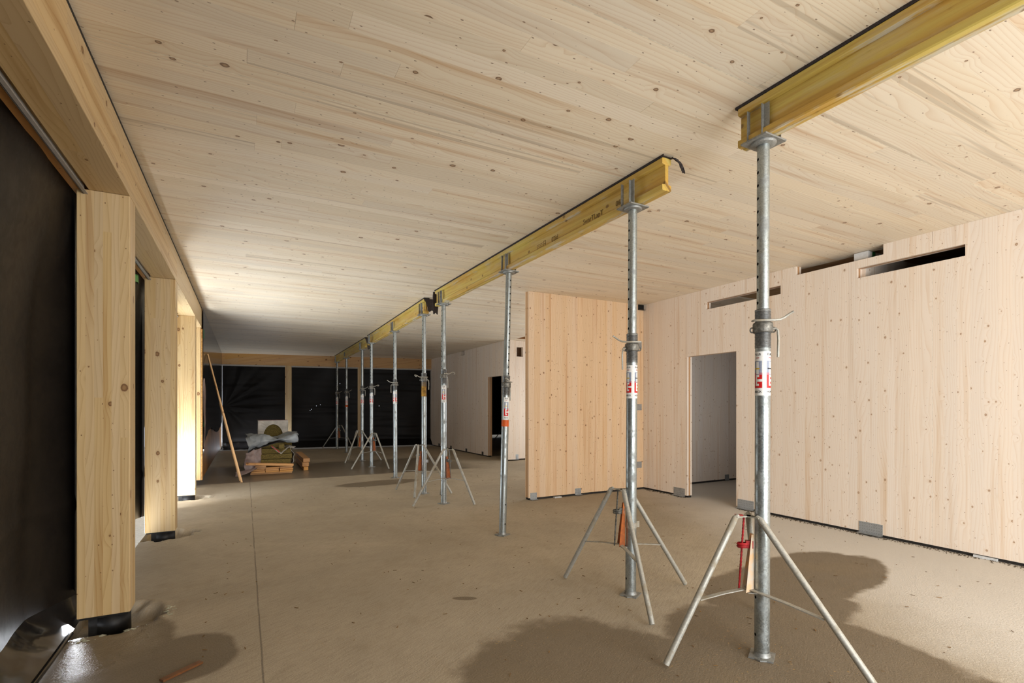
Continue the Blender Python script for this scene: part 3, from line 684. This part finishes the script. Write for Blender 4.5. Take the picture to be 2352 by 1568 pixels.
# ------------------------------------------------------------------ steel props
def holed_tube(r, z0, z1, hz, hr=.0085, n=24):
    m = MB(); m.radial = True; A = math.asin(min(.9, hr*1.75/r))
    cols = [0, math.pi]
    def pt(a, z, rr=r): return (rr*math.cos(a), rr*math.sin(a), z)
    for c0 in cols:
        s, e = c0+A, c0+math.pi-A; k = n//2-2
        m.grid(k, 1, lambda u, v: pt(s+(e-s)*u, z0+(z1-z0)*v))
        zc = [z0]
        for h in sorted(hz): zc += [h-hr*1.8, h+hr*1.8]
        zc.append(z1)
        for i in range(0, len(zc)-1):
            a, b = zc[i], zc[i+1]
            if i % 2 == 0: m.grid(2, 1, lambda u, v: pt(c0-A+2*A*u, a+(b-a)*v))
            else:
                h = (a+b)/2; outer = []; inner = []; deep = []
                for t in range(16):
                    th = 2*math.pi*t/16; cx, cz = math.cos(th), math.sin(th); q = 1/max(abs(cx), abs(cz))
                    outer.append(pt(c0+A*cx*q, h+hr*1.8*cz*q)); inner.append(pt(c0+hr/r*cx, h+hr*cz)); deep.append(pt(c0+hr/r*cx*1.1, h+hr*cz, r-.0035))
                m.add(outer+inner, [(t, (t+1) % 16, 16+(t+1) % 16, 16+t) for t in range(16)], True)
                m.add(inner+deep, [(t, (t+1) % 16, 16+(t+1) % 16, 16+t) for t in range(16)], True, 1); m.add(deep, [tuple(range(16))], False, 1)  # black backing disc paints the darkness inside the tube
    return m
def curved_rect(mb, R, a0, a1, z0, z1, n=10):
    return mb.grid(n, 1, lambda u, v: (R*math.cos(a0+(a1-a0)*u), R*math.sin(a0+(a1-a0)*u), z0+(z1-z0)*v))
ME = {}
def inst(name, key, maker, mat, parent, rz=0, loc=None, sc=None):
    if key not in ME: ME[key] = maker().mesh(name, mat)
    o = bpy.data.objects.new(name, ME[key]); C.objects.link(o); o.parent = parent
    o.rotation_euler = (0, 0, rz)
    if loc: o.location = loc
    if sc: o.scale = sc
    return o
def wrap_text(txt, size, R, ac, zc):
    me = text_mesh(txt, size, True)
    for v in me.vertices:
        a, b = v.co.x, v.co.y; th = ac+a/R
        v.co = (R*math.cos(th), R*math.sin(th), zc+b)
    return me
RO, RI = .038, .031
def thread_mb(z0, z1):
    pr = []; z = z0; p = .008
    while z < z1: pr += [(RO-.0005, z), (RO+.0022, z+p*.3), (RO+.0022, z+p*.55), (RO-.0005, z+p*.85)]; z += p
    return MB().lathe(pr, 32)
def prop(x, y, lean=(0, 0), sticker='full', arot=0, harot=0, dz=0., hang=1, group='telescopic steel props', label='', wear=M_galv, band=False, hook='bent', ps=None):
    """arot: direction (rad, world) in which the sticker faces; harot: direction of the pin holes"""
    t = empty('steel_prop', (x, y, 0), label, 'prop', group)
    # lean: shift of the head relative to the base
    lx, ly = lean; L = 2.75
    Q = Matrix(((1, 0, lx/L, 0), (0, 1, ly/L, 0), (0, 0, 1, 0), (0, 0, 0, 1)))
    t.matrix_world = Matrix.Translation((x, y, 0)) @ (Vector((0, 0, 1)).rotation_difference(Vector((lx, ly, L)).normalized())).to_matrix().to_4x4()
    top = 1.86+dz
    inst('base_plate', 'bp', lambda: MB().box(-.06, -.06, .001, .06, .06, .009).add([(-.06,-.03,.001),(-.075,0,.001),(-.06,.03,.001),(-.06,-.03,.009),(-.075,0,.009),(-.06,.03,.009)], [(0,1,2),(3,5,4),(0,1,4,3),(1,2,5,4)]).lathe([(RO+.006, .009), (RO+.002, .018), (RO, .03)], 28), M_galvd, t, math.radians(30))
    inst('outer_tube', 'ot%.2f' % dz, lambda: holed_tube(RO, .009, 1.60+dz+.07, [.12, .32]), [wear, M_black], t, harot)
    inst('threaded_sleeve', 'th%.2f' % dz, lambda: thread_mb(1.655+dz, top), M_thread, t)
    inst('sleeve_rim', 'rim%.2f' % dz, lambda: MB().lathe([(RI, top), (RO+.001, top), (RO+.002, top-.006), (RO, top-.01)], 28), M_galvd, t)
    zc = 1.765+dz
    col = inst('adjusting_collar', 'col%.2f' % dz, lambda: MB().lathe([(RO, zc-.028), (.047, zc-.028), (.050, zc-.022), (.050, zc+.018), (.047, zc+.026), (RO, zc+.026)], 28).path([(.052+.011*math.cos(a), .0, zc-.012+.013*math.sin(a)) for a in [k*math.pi/6 for k in range(12)]], .004, 8, closed=True).path([(-.052-.011*math.cos(a), .0, zc-.012+.013*math.sin(a)) for a in [k*math.pi/6 for k in range(12)]], .004, 8, closed=True), M_dirtsteel, t, arot+math.radians(90))
    # G-pin through the tubes: bar in front, curled tail
    if hook == 'bent':
        pts = [(-.05, -.044, 0), (-.058, -.03, 0), (-.05, -.047, .002), (0, -.056, .0), (.05, -.05, 0), (.075, -.038, .004), (.10, -.03, .016), (.13, -.03, .038), (.142, -.034, .044)]
    else:
        pts = [(-.05, -.045, 0), (0, -.052, 0), (.05, -.046, 0), (.075, -.038, .002), (.105, -.05, .018), (.135, -.05, .030), (.15, -.07, .028), (.145, -.085, .014), (.125, -.09, .0)]
    k = 'pin'+hook
    inst('locking_pin', k, lambda: MB().path(pts, .0065, 8), M_leg, t, arot+math.radians(90) if hang > 0 else arot+math.radians(90), (0, 0, zc+.032), (1 if hang > 0 else -1, 1, 1) if hook == 'bent' else (ps or hang, 1, 1))
    inst('collar_handle', 'hd', lambda: MB().path([(.045, -.012, -.004), (.062, -.014, -.002), (.070, -.016, -.012), (.072, -.018, -.06), (.070, -.020, -.155)], .0062, 8), M_leg, t, arot+math.radians(90), (0, 0, zc-.006), (hang, 1, 1))
    inst('inner_tube', 'it%.2f%s' % (dz, wear.name), lambda: holed_tube(RI, top-.01, 2.757, [2.757-.09-.07*k for k in range(int((2.66-top)/.07)+1)]), [wear, M_black], t, harot)
    # fork head
    hd = inst('fork_head', 'fork', lambda: MB().box(-.085, -.075, 2.757, .085, .075, 2.766).lathe([(RI, 2.742), (.060, 2.744), (.064, 2.750), (.064, 2.757)], 24), M_galvd, t, 0)
    for sx in (-1, 1):
        for sy in (-1, 1):
            inst('upright', 'up%d%d' % (sx, sy), lambda: MB().box(sx*.046 if sx > 0 else -.050, -.017 if sy < 0 else -.006, 2.766, .050 if sx > 0 else -.046, .017 if sy < 0 else .006, 2.935).box(min(sx*.046, sx*.068), .013 if sy < 0 else -.006, 2.766, max(sx*.046, sx*.068), .017 if sy < 0 else -.002, 2.935), M_galvd, hd, 0, (0, sy*.052, 0))
    if sticker:
        z1 = 1.635+dz; z0 = z1-.235; R = RO+.0006
        span = 3.5
        sk = MB(); curved_rect(sk, R, -span/2, span/2, z0, z1, 16)
        so = sk.build('sticker', M_white, t); so.rotation_euler = (0, 0, arot)
        def sub(nm, mb, mat): q = mb.build(nm, mat, so); return q
        R2 = R+.0005
        def lett(txt, size, ac, zc2, mat):
            me = wrap_text(txt, size, R2, ac, zc2); me.materials.append(mat)
            q = bpy.data.objects.new('lettering', me); C.objects.link(q); q.parent = so
        # two printed columns
        for sgn in (-1, 1):
            a = sgn*.92
            lett('PLUS' if sgn < 0 else 'EURO', .0165, a, z1-.016, M_ink)
            lett('new' if sgn < 0 else 'prop', .012, a, z1-.033, M_inkred)
            b = MB(); curved_rect(b, R2, a-.60, a+.60, z1-.125, z1-.050); sub('printed_panel', b, M_sgrey)
            b = MB(); curved_rect(b, R2+.0003, a-.22, a+.18, z1-.120, z1-.056); sub('pictogram', b, M_white)
            b = MB(); curved_rect(b, R2+.0005, a-.50, a+.30, z1-.095, z1-.088); sub('pictogram_mark', b, M_syel if sgn < 0 else M_ink)
            b = MB(); curved_rect(b, R2, a-.64, a+.64, z0+.040, z0+.122); sub('logo_field', b, M_sred)
            b = MB()
            # squared open-bracket emblem in white
            curved_rect(b, R2+.0004, a-.30, a-.06, z0+.052, z0+.110, 3); curved_rect(b, R2+.0004, a-.06, a+.26, z0+.098, z0+.110, 3)
            curved_rect(b, R2+.0004, a-.06, a+.66, z0+.074, z0+.087, 5); curved_rect(b, R2+.0004, a-.06, a+.22, z0+.052, z0+.063, 3)
            sub('logo', b, M_white)
            lett('H\u00dcNN' if sgn > 0 else 'EBECK', .0155, a, z0+.020, M_ink)
    if band:
        b = MB(); b.lathe([(RO+.0008, 1.33+dz), (RO+.0008, 1.397+dz)], 28); b.build('orange_band', M_oband, t)
    return t
TOCAM = lambda x, y: math.atan2(-y, -x)
base = [
 # x, y, head dx, label, args
 (2.456, 1.77, (.012, 0), 'nearest steel prop, largest in the photo, with a red and white sticker', dict(arot=.27, harot=1.02, hang=1)),
 (2.435, 2.79, (.02, 0), 'steel prop second from the camera, under the near end of the middle beam', dict(arot=.25, harot=1.02, hang=-1)),
 (2.385, 4.72, (.075, 0), 'leaning steel prop with an orange band, under the middle of the long beam', dict(arot=1.2, harot=2.4, dz=-.195, hang=1, band=True, hook='curl', ps=-1)),
 (2.437, 6.63, (.0, 0), 'steel prop under the far end of the long middle beam, red logo facing the camera', dict(arot=1.0, harot=-1.0, hang=1, hook='curl')),
 (2.45, 7.54, (.0, 0), 'steel prop with a worn yellow patch and no sticker, under the third beam', dict(sticker=None, arot=.2, harot=-1.0, hang=1, hook='curl', ps=-1)),
 (2.515, 9.46, (-.01, 0), 'slightly leaning steel prop half way along the third beam', dict(arot=-.2, harot=1.0, hang=-1)),
 (2.50, 11.43, (.0, 0), 'steel prop standing in its tripod at the far end of the third beam', dict(arot=.2, harot=.6, hang=1, hook='curl')),
 (2.585, 12.85, (.0, 0), 'steel prop under the near end of the farthest beam, before the end wall post', dict(arot=.1, harot=1.4, hang=1)),
 (2.64, 15.35, (.0, 0), 'dim steel prop without a tripod under the farthest beam', dict(arot=.2, harot=.6, band=True)),
 (2.60, 16.8, (.0, 0), 'farthest steel prop, close to the dark end wall', dict(arot=.2, harot=.6)),
]
props = []
for (x, y, ln, lab, kw) in base:
    kw = dict(kw); a = TOCAM(x, y); kw['arot'] = a+kw['arot']-.05; kw['harot'] = a-kw['harot'] if kw['harot'] > 0 else a+kw['harot']
    props.append(prop(x, y, ln, label=lab, **kw))
# worn yellow patch on the prop without a sticker
b = MB().lathe([(RO+.0006, 1.50), (RO+.0006, 1.72)], 28); b.build('yellow_patch', flat('worn_yellow_paint', S(176,132,48), .6, .2, .3, 20.), props[4])
for i, (zz, m_) in {3: (.36, M_plate), 1: (.50, M_leg), 6: (.42, M_plate), 4: (.50, M_plate)}.items():
    MB().lathe([(RO+.002, zz-.02), (RO+.002, zz+.02)], 28).box(RO, -.01, zz-.022, RO+.03, .01, zz+.022).build('clamp', m_, props[i])

# ------------------------------------------------------------------ tripods
def tripod(px, py, feet, clampdir, label, paint=None, zt=.745):
    t = empty('folding_tripod', (px, py, 0), label, 'tripod', 'folding tripods round the props')
    off = (-px, -py, 0)
    cd = Vector((math.cos(clampdir), math.sin(clampdir), 0)); P0 = Vector((px, py, 0))
    hub = P0+cd*.075
    tops = []
    for (fx, fy) in feet:
        f = Vector((fx, fy, 0)); d = (f-hub).normalized(); tp = hub+d*.075; tp.z = zt; tops.append(tp)
        dirn = (f-tp).normalized()
        lg = MB(); lg.path([tuple(tp+Vector((0, 0, .012))-d*.02), tuple(tp), tuple(tp+dirn*.02), tuple(f+Vector((0, 0, .017))-dirn*.02), tuple(f+Vector((0, 0, .016)))], [.010, .0155, .0165, .0165, .0165], 12)
        lg.build('leg', M_leg, t, loc=off)
    # hub strap and lower braces
    hb = MB()
    for tp in tops: hb.bar(hub+Vector((0, 0, zt+.006)), tp+Vector((0, 0, .006)), .034, .005)
    hb.bar(hub+Vector((0, 0, zt+.006)), P0-cd*(-.040)+Vector((0, 0, zt+.006)), .05, .005)
    hb.build('hub_strap', M_leg, t, loc=off)
    zl = .35
    for tp, (fx, fy) in zip(tops, feet):
        f = Vector((fx, fy, 0)); k = (zt-zl)/zt; q = tp+(f-tp)*k; q.z = zl-.02
        c = hub+Vector((0, 0, zl+.01))+(q-hub).normalized()*.02; c.z = zl+.01
        MB().bar(c, (c+q)/2+Vector((0, 0, .004)), .028, .005).bar((c+q)/2+Vector((0, 0, .004)), q, .028, .005).build('brace', M_leg, t, loc=off)
    # clamp channel: tapered angle plate against the prop
    e1 = cd; e2 = Vector((-cd.y, cd.x, 0))
    ch = MB(); o0 = P0+e1*.041
    def w(a, b2, z): v = o0+e1*a+e2*b2; return (v.x, v.y, z)
    for sgn in (-1, 1):
        ch.add([w(.0, 0+sgn*.002, zl), w(.045, sgn*.040, zl), w(.012, sgn*.016, zt-.09), w(0, sgn*.002, zt-.09),
                w(.0, sgn*.005, zl), w(.048, sgn*.043, zl), w(.015, sgn*.019, zt-.09), w(0, sgn*.005, zt-.09)],
               [(0,1,2,3),(4,7,6,5),(0,4,5,1),(1,5,6,2),(2,6,7,3),(3,7,4,0)])
    ch.build('clamp_channel', M_ltorange if paint else M_orange, t, loc=off)
    MB().bar(hub+Vector((0, 0, zl-.005)), P0+e1*.03+Vector((0, 0, zl-.005)), .06, .006).build('lower_strap', M_leg, t, loc=off)
    # threaded rod with its clamp ring
    side = e2*(-.0)+e1*.085
    r0 = P0+side+e1*.03+Vector((0, 0, zl)); r1 = P0+side+e1*.005+Vector((0, 0, zt))
    rp = MB(); n = 44
    pts = [r0+(r1-r0)*(k/n) for k in range(n+1)]
    rp.path([tuple(p) for p in pts], [.0062 if k % 2 else .0048 for k in range(n+1)], 8)
    rod = rp.build('threaded_rod', M_red if paint else M_dirtsteel, t, loc=off)
    c = r0+(r1-r0)*.60
    rg = MB(); vs = []
    for k in range(20):
        th = 2*math.pi*k/20; vs.append(c+e1*(.030*math.cos(th)-.006)+e2*.017*math.sin(th))
    rg.path([tuple(v) for v in vs], .0045, 6, closed=True); rg.path([tuple(v+Vector((0, 0, .012))) for v in vs], .0045, 6, closed=True)
    rg.add([tuple(v+Vector((0, 0, -.008))) for v in vs]+[tuple(v+Vector((0, 0, .020))) for v in vs], [(k, (k+1) % 20, 20+(k+1) % 20, 20+k) for k in range(20)], True)
    rg.obox(c-e1*.036+Vector((0, 0, .012)), e1, e2, (0, 0, 1), .018, .014, .02)
    rg.build('wedge_ring', M_red if paint else M_dirtsteel, t, loc=off)
    if paint:
        MB().bar(hub+e1*.02+Vector((0, 0, zt+.010)), hub+e1*.06+Vector((0, 0, zt+.010)), .03, .003).build('paint_mark', M_red, t, loc=off)
    return t
LEFT = lambda x, y: TOCAM(x, y)-math.radians(90)  # screen-left of a prop
def tl(i): return LEFT(base[i][0], base[i][1])
tripod(2.456, 1.77, [(1.915, 1.925), (2.46, 1.14), (2.992, 2.182)], tl(0)+.25, 'tripod of the nearest prop, with a red painted threaded rod', True)
tripod(2.435, 2.79, [(2.205, 3.28), (2.19, 2.315), (2.915, 2.735)], tl(1)+.2, 'tripod with an orange channel round the second prop from the camera')
def fl(px, py):  # floor point of a sight line through a pixel of the photograph (measuring aid)
    F = 1160.; a = math.radians(27.893); u = (px-1176)/F; v = (934-py)/F
    d = (math.sin(a)+u*math.cos(a), math.cos(a)-u*math.sin(a), v); t = -EYE/d[2]; return (d[0]*t, d[1]*t)
tripod(2.437, 6.63, [fl(949, 1165), fl(1090, 1161), fl(1012, 1137)], tl(3)+2.6, 'tripod round the prop under the far end of the long beam')
tripod(2.45, 7.54, [fl(910, 1126), fl(952, 1145), fl(1037, 1135)], tl(4)+.2, 'tripod round the prop with the worn yellow patch')
tripod(2.50, 11.43, [fl(807, 1079), fl(893.5, 1078), fl(850, 1060)], tl(6)+2.6, 'tripod at the far end of the third beam')
tripod(2.585, 12.85, [fl(792, 1065), fl(876, 1058), fl(800, 1057)], tl(7)+.2, 'tripod under the near end of the farthest beam')
tripod(2.60, 16.8, [fl(741, 1029), fl(811, 1030), fl(778, 1021)], tl(9)+2.6, 'farthest tripod, at the dark end wall')
# a prop tripod glimpsed in the dark room beyond the far doorway
tripod(8.9, 17.2, [(8.5, 17.6), (8.9, 16.6), (9.5, 17.4)], 0., 'tripod glimpsed through the far doorway on the right')
prop(8.9, 17.2, (0, 0), label='steel prop in the dark room beyond the far doorway', arot=4.3, harot=2.)

# ------------------------------------------------------------------ metal brackets and shims
def bracket(c, w, h, face, label, mat=M_plate, holes=(5, 4), name='angle_bracket', foot=True):
    t = empty(name, c, label, 'bracket')
    m = MB()
    if face == 'x': m.box(-.0035, -w/2, -h/2, -.0005, w/2, h/2)
    else: m.box(-w/2, -.0035, -h/2, w/2, -.0005, h/2)
    if foot:
        if face == 'x': m.box(-.05, -w/2, -h/2-.0005, -.0005, w/2, -h/2+.0025)
        else: m.box(-w/2, -.05, -h/2-.0005, w/2, -.0005, -h/2+.0025)
    m.build('plate', mat, t)
    d = MB(); nr, nc = holes
    for i in range(nr):
        for j in range(nc):
            a = -w/2+w*(i+.5)/nr; b = -h/2+h*(j+.5)/nc; r = min(w/nr, h/nc)*.2
            p = (-.0036, a, b) if face == 'x' else (a, -.0036, b); q = (-.0042, a, b) if face == 'x' else (a, -.0042, b)
            d.path([p, q], r, 8)
    d.build('nail_holes', M_galvd if mat is M_plate else M_black, t, kind='stuff')
    return t
bracket((XW, 2.90, .075), .225, .115, 'x', 'large nail plate at the foot of the right wall, nearest the camera', holes=(10, 4))
bracket((XW, 4.385, .07), .24, .115, 'x', 'nail plate right of the doorway, partly behind the nearest prop', holes=(10, 4))
bracket((XW, 5.52, .07), .22, .115, 'x', 'nail plate at the foot of the wall left of the doorway', holes=(10, 4))
bracket((3.68, 6.29, .055), .11, .095, 'y', 'small angle bracket at the left end of the partition foot')
bracket((4.46, 6.29, .06), .11, .095, 'y', 'small angle bracket at the middle of the partition foot')
bracket((5.67, 6.29, 1.335), .10, .10, 'y', 'bracket in the room corner at chest height', foot=False)
bracket((5.67, 6.29, .40), .10, .10, 'y', 'bracket in the room corner at knee height', foot=False)
bracket((5.67, 6.29, 2.33), .10, .10, 'y', 'bracket high in the room corner behind the second prop', foot=False)
b = bracket((5.70, 6.285, 2.955), .12, .085, 'y', 'black perforated bracket under the ceiling in the room corner', M_blackmetal)
bracket((7.75, 6.29, .06), .11, .10, 'y', 'angle bracket seen through the near doorway')
bracket((5.97, 11.10, .09), .17, .12, 'y', 'grey plate at the foot of the recess wall', holes=(4, 3))
for k, yy in enumerate((12.6, 13.75, 15.0, 16.1)):
    bracket((XW, yy, .065), .12, .10, 'x', ['angle bracket left of the far doorway', 'second angle bracket left of the far doorway', 'third angle bracket left of the far doorway', 'angle bracket on the far right wall nearest the end wall'][k], flat('dull_dark_plate', S(86,84,80), .6, .3))
MB().box(XW-.012, 1.90, .001, XW+.02, 2.06, .022).build('shim', M_white2, label='white plastic shim under the right wall near the picture edge', cat='shim')
MB().box(4.02, 6.25, .001, 4.14, 6.30, .016).build('shim', M_white2, label='white plastic shim under the middle of the partition', cat='shim')
# insulated block standing in the ceiling notch
t = empty('foam_block', (5.9, 3.02, 2.895), 'white foam block with green tape in the notch above the right wall', 'block')
MB().box(-.06, -.055, .0, .2, .085, .10).build('block', M_foam, t)
MB().box(.02, -.0562, .0, .08, -.055, .10).build('tape', M_green, t)

# ------------------------------------------------------------------ leaning laths
def lath(p0, p1, w_, t_, label):
    m = MB().bar(p0, p1, w_, t_, up=(1, .2, 0))
    return m.build('lath', M_lath, label=label, cat='lath', group='laths leaning on the left wall', bevel=.002)
lath((-.045, 10.06, .01), (-.595, 10.70, 2.29), .055, .022, 'long wooden lath leaning against the far left wall')
lath((-.07, 10.30, .01), (-.40, 10.62, 1.42), .05, .022, 'shorter wooden lath leaning beside the long one')
MB().box(-.10, 0, 0, .10, .032, .010).build('wood_slat', flat('wet_brown_slat', S(122,76,40), .5), label='short brown wooden slat lying on the floor near the bottom left', cat='slat', loc=(-.27, 3.02, .0025)).rotation_euler = (0, 0, math.radians(38))

# ------------------------------------------------------------------ pile of insulation and boards
GX, GY = .49, 11.05
bl = [('lowest left', 0, 0), ('lowest middle', 1, 0), ('lowest right', 2, 0), ('second layer left', 0, 1), ('second layer middle', 1, 1), ('second layer right', 2, 1), ('third layer left', 0, 2), ('third layer middle', 1, 2), ('third layer right', 2, 2)]
rr = random.Random(3)
for nm, i, k in bl:
    x0 = .12+i*.245+rr.uniform(-.01, .01); z0 = .045+k*.037; y0_ = 11.03+rr.uniform(-.02, .03)
    MB().box(x0, y0_, z0, x0+.24, y0_+1.1, z0+.033).build('board', M_boardx, label='short board, %s in the stack under the insulation' % nm, cat='board', group='boards stacked under the insulation', bevel=.002)
for k, yy in enumerate((11.15, 11.95)):
    MB().box(.1, yy, 0.002, .85, yy+.08, .044).build('bearer', M_boardx, label='timber bearer under the %s of the board stack' % ('front' if k == 0 else 'back'), cat='timber')
MB().box(.17, 11.0, .157, .37, 11.9, .187).build('board', M_boardx, label='single narrow board on the left of the stack', cat='board', group='boards stacked under the insulation', bevel=.002)
m = MB().bar((.02, 10.97, .245), (.86, 10.97, .185), .11, .045, up=(0, 0, 1)); m.build('board', M_boardx, label='longer board lying askew on top of the stack', cat='board', bevel=.002)
for k, (xx, zz, hh) in enumerate(((1.10, .003, .07), (1.08, .075, .08), (1.11, .157, .075))):
    MB().box(xx, 11.45+.1*k, zz, xx+(.09 if k == 0 else .13), 13.3+.1*k, zz+hh).build('timber', M_board, label='%s squared timber lying right of the insulation pile' % ('bottom', 'middle', 'top')[k], cat='timber', group='squared timbers beside the insulation', bevel=.003)
def crumple(name, nu, nv, fn, mat, amp, fr_, label, cat='film', **k):
    def f(u, v):
        p = Vector(fn(u, v)); n = noise.noise_vector(p*fr_+Vector((nu, 0, 0)))*amp+noise.noise_vector(p*fr_*3)*amp*.35; return tuple(p+n)
    return MB().grid(nu, nv, f).build(name, mat, label=label, cat=cat, solid=.002, **k)
lp = empty('insulation_pack', (.56, 11.1, .2), 'opened pack of brown mineral wool slabs lying on the boards', 'insulation')
def loc_box(x0, y0, z0, x1, y1, z1): return MB().box(x0-.56, y0-11.1, z0-.2, x1-.56, y1-11.1, z1-.2)
for k, (a0, a1) in enumerate(((.28, .82), (.285, .845), (.27, .83), (.21, .70))):
    loc_box(a0, 11.06+.012*k+(.12 if k == 3 else 0), .20+.105*k, a1, 12.1, .30+.105*k).build('slab', M_wool, lp, bevel=.012)
m = MB().grid(10, 18, lambda u, v: (.845+.045*math.sin(math.pi*v)+.012*math.sin(v*14)-.56-.05*v*v, -.05-.02*math.sin(v*9)+.5*u, .0+.34*v-.02*u))
m.build('wrapping', M_film, lp, solid=.003)
crumple('torn_film', 30, 24, lambda u, v: (.47+.42*u+.04*v, 11.06-.05*math.sin(u*3)+.42*v, .535-.22*max(0, .36-abs(u-.38))*(1-v)*1.6-.10*max(0, u-.72)), M_film, .03, 5, 'torn white packing film with red print on the insulation pack')
crumple('red_film_edge', 24, 3, lambda u, v: (.46+.16*u, 11.035-.04*u, .56-.13*u+.018*v), M_inkred, .015, 9, 'red printed edge of the torn packing film')
MB().box(.60, 11.00, .50, .70, 11.12, .60).build('wool_offcut', M_wool, label='small offcut of mineral wool lying on the torn film', cat='insulation', bevel=.02)
crumple('pink_film', 24, 24, lambda u, v: (.0+.29*u, 11.0+.10*u-.06*math.sin(3.1*u), .44+.10*u-.36*v), M_filmpink, .035, 6, 'dusty pink film bulging from the left side of the pile')
crumple('trailing_film', 20, 8, lambda u, v: (-.16+.34*u, 10.9+.12*v, .025+.13*u*u+.07*v), M_filmpink, .018, 7, 'strip of film trailing on the floor left of the pile')
def tarp(u, v):
    zt = .755-.06*math.exp(-((u-.55)/.2)**2)+.03*u; zb = .50+.14*min(1, u*1.8)-.03*math.sin(u*9)
    x = .04+.93*u
    if v < .45: q = v/.45; return (x+.02*math.sin(q*4), 11.16-.07*math.sin(math.pi*q), zb+(zt-zb)*q)
    q = (v-.45)/.55; return (x, 11.16+.75*q, zt+.04*math.sin(q*5+u*4)-.03*q)
tp = crumple('tarpaulin', 60, 34, tarp, M_tarp, .05, 4.2, 'crumpled grey tarpaulin thrown over the middle of the pile', 'tarpaulin')
ts = crumple('side_fold', 10, 26, lambda u, v: (.10+.07*u-.13*(1-v)**1.5, 11.12+.3*u, .16+.60*v), M_tarp, .03, 5, None, None); ts.parent = tp
crumple('gap_shade_sheet', 30, 6, lambda u, v: (.14+.84*u, 11.19+.05*v, .50+.12*min(1, u*1.8)+.09*v), M_poly, .015, 5, 'dark sheet standing in for the shaded gap below the grey tarpaulin')  # dark sheet added as the shade of the gap
MB().box(.20, 12.12, .18, .92, 12.7, .64).build('insulation_bale', M_wool, label='mineral wool bale behind the opened pack, covered by the tarpaulin', cat='insulation', bevel=.02)
up = empty('wrapped_pack', (.55, 12.15, .66), 'white wrapped insulation pack with an arched opening on top of the pile', 'insulation')
MB().box(-.27, .02, 0, .27, .5, .34).build('slab', M_wool, up, bevel=.02)
m = MB(); W2, Hh = .295, .385; NA = 24
arc = [(.20*math.cos(math.pi*k/NA), .30*math.sin(math.pi*k/NA)) for k in range(NA+1)]
outl = []
for k in range(NA+1):
    c, sn = math.cos(math.pi*k/NA), math.sin(math.pi*k/NA); q = min(W2/max(abs(c), 1e-6), Hh/max(sn, 1e-6)); outl.append((c*q, sn*q))
wz = lambda a, b: .014*noise.noise((a*7, b*7, 1))
m.add([(a, wz(a, b)-.004, b) for a, b in arc]+[(a, wz(a, b), b) for a, b in outl], [(i, i+1, NA+2+i, NA+1+i) for i in range(NA)])
m.box(-W2, -.01, Hh-.002, W2, .52, Hh).box(-W2-.002, -.01, 0, -W2, .52, Hh).box(W2, -.01, 0, W2+.002, .52, Hh)
m.build('wrapping', M_film, up)
MB().box(-W2, -.012, Hh+.0005, W2*.95, .12, Hh+.008).build('red_print', flat('dull_red_print', S(120,60,54), .6), up)

# ------------------------------------------------------------------ small debris on the floor
rr = random.Random(11)
ch = MB()
for k in range(320):
    x = rr.uniform(-.3, 5.4); y = rr.uniform(1.2, 9.) if rr.random() < .8 else rr.uniform(1.2, 4.)
    a = rr.uniform(0, 6.3); L = rr.uniform(.006, .03); wd = rr.uniform(.002, .006)
    ch.obox((x, y, .004+L*.0), (math.cos(a), math.sin(a), rr.uniform(-.05, .05)), (-math.sin(a), math.cos(a), 0), (0, 0, 1), L/2, wd/2, .0012)
ch.build('wood_chips', flat('chips_mixed', S(150,112,62), .8, 0., .4, 12.), label='small wood chips and crumbs scattered over the concrete floor', cat='debris', kind='stuff')
gr = MB()
for k in range(900):
    y = rr.uniform(1.3, 6.25); x = XW-abs(rr.gauss(0, .035))-.004
    if 4.5 < y < 5.37: continue
    s = rr.uniform(.003, .011); a = rr.uniform(0, 6)
    gr.add([(x+s*math.cos(a+2.1*t), y+s*math.sin(a+2.1*t), .0) for t in range(3)]+[(x, y, s*.9)], [(0,1,3),(1,2,3),(2,0,3)])
gr.build('screed_crumbs', M_concr2, label='line of screed crumbs along the foot of the right wall', cat='debris', kind='stuff')
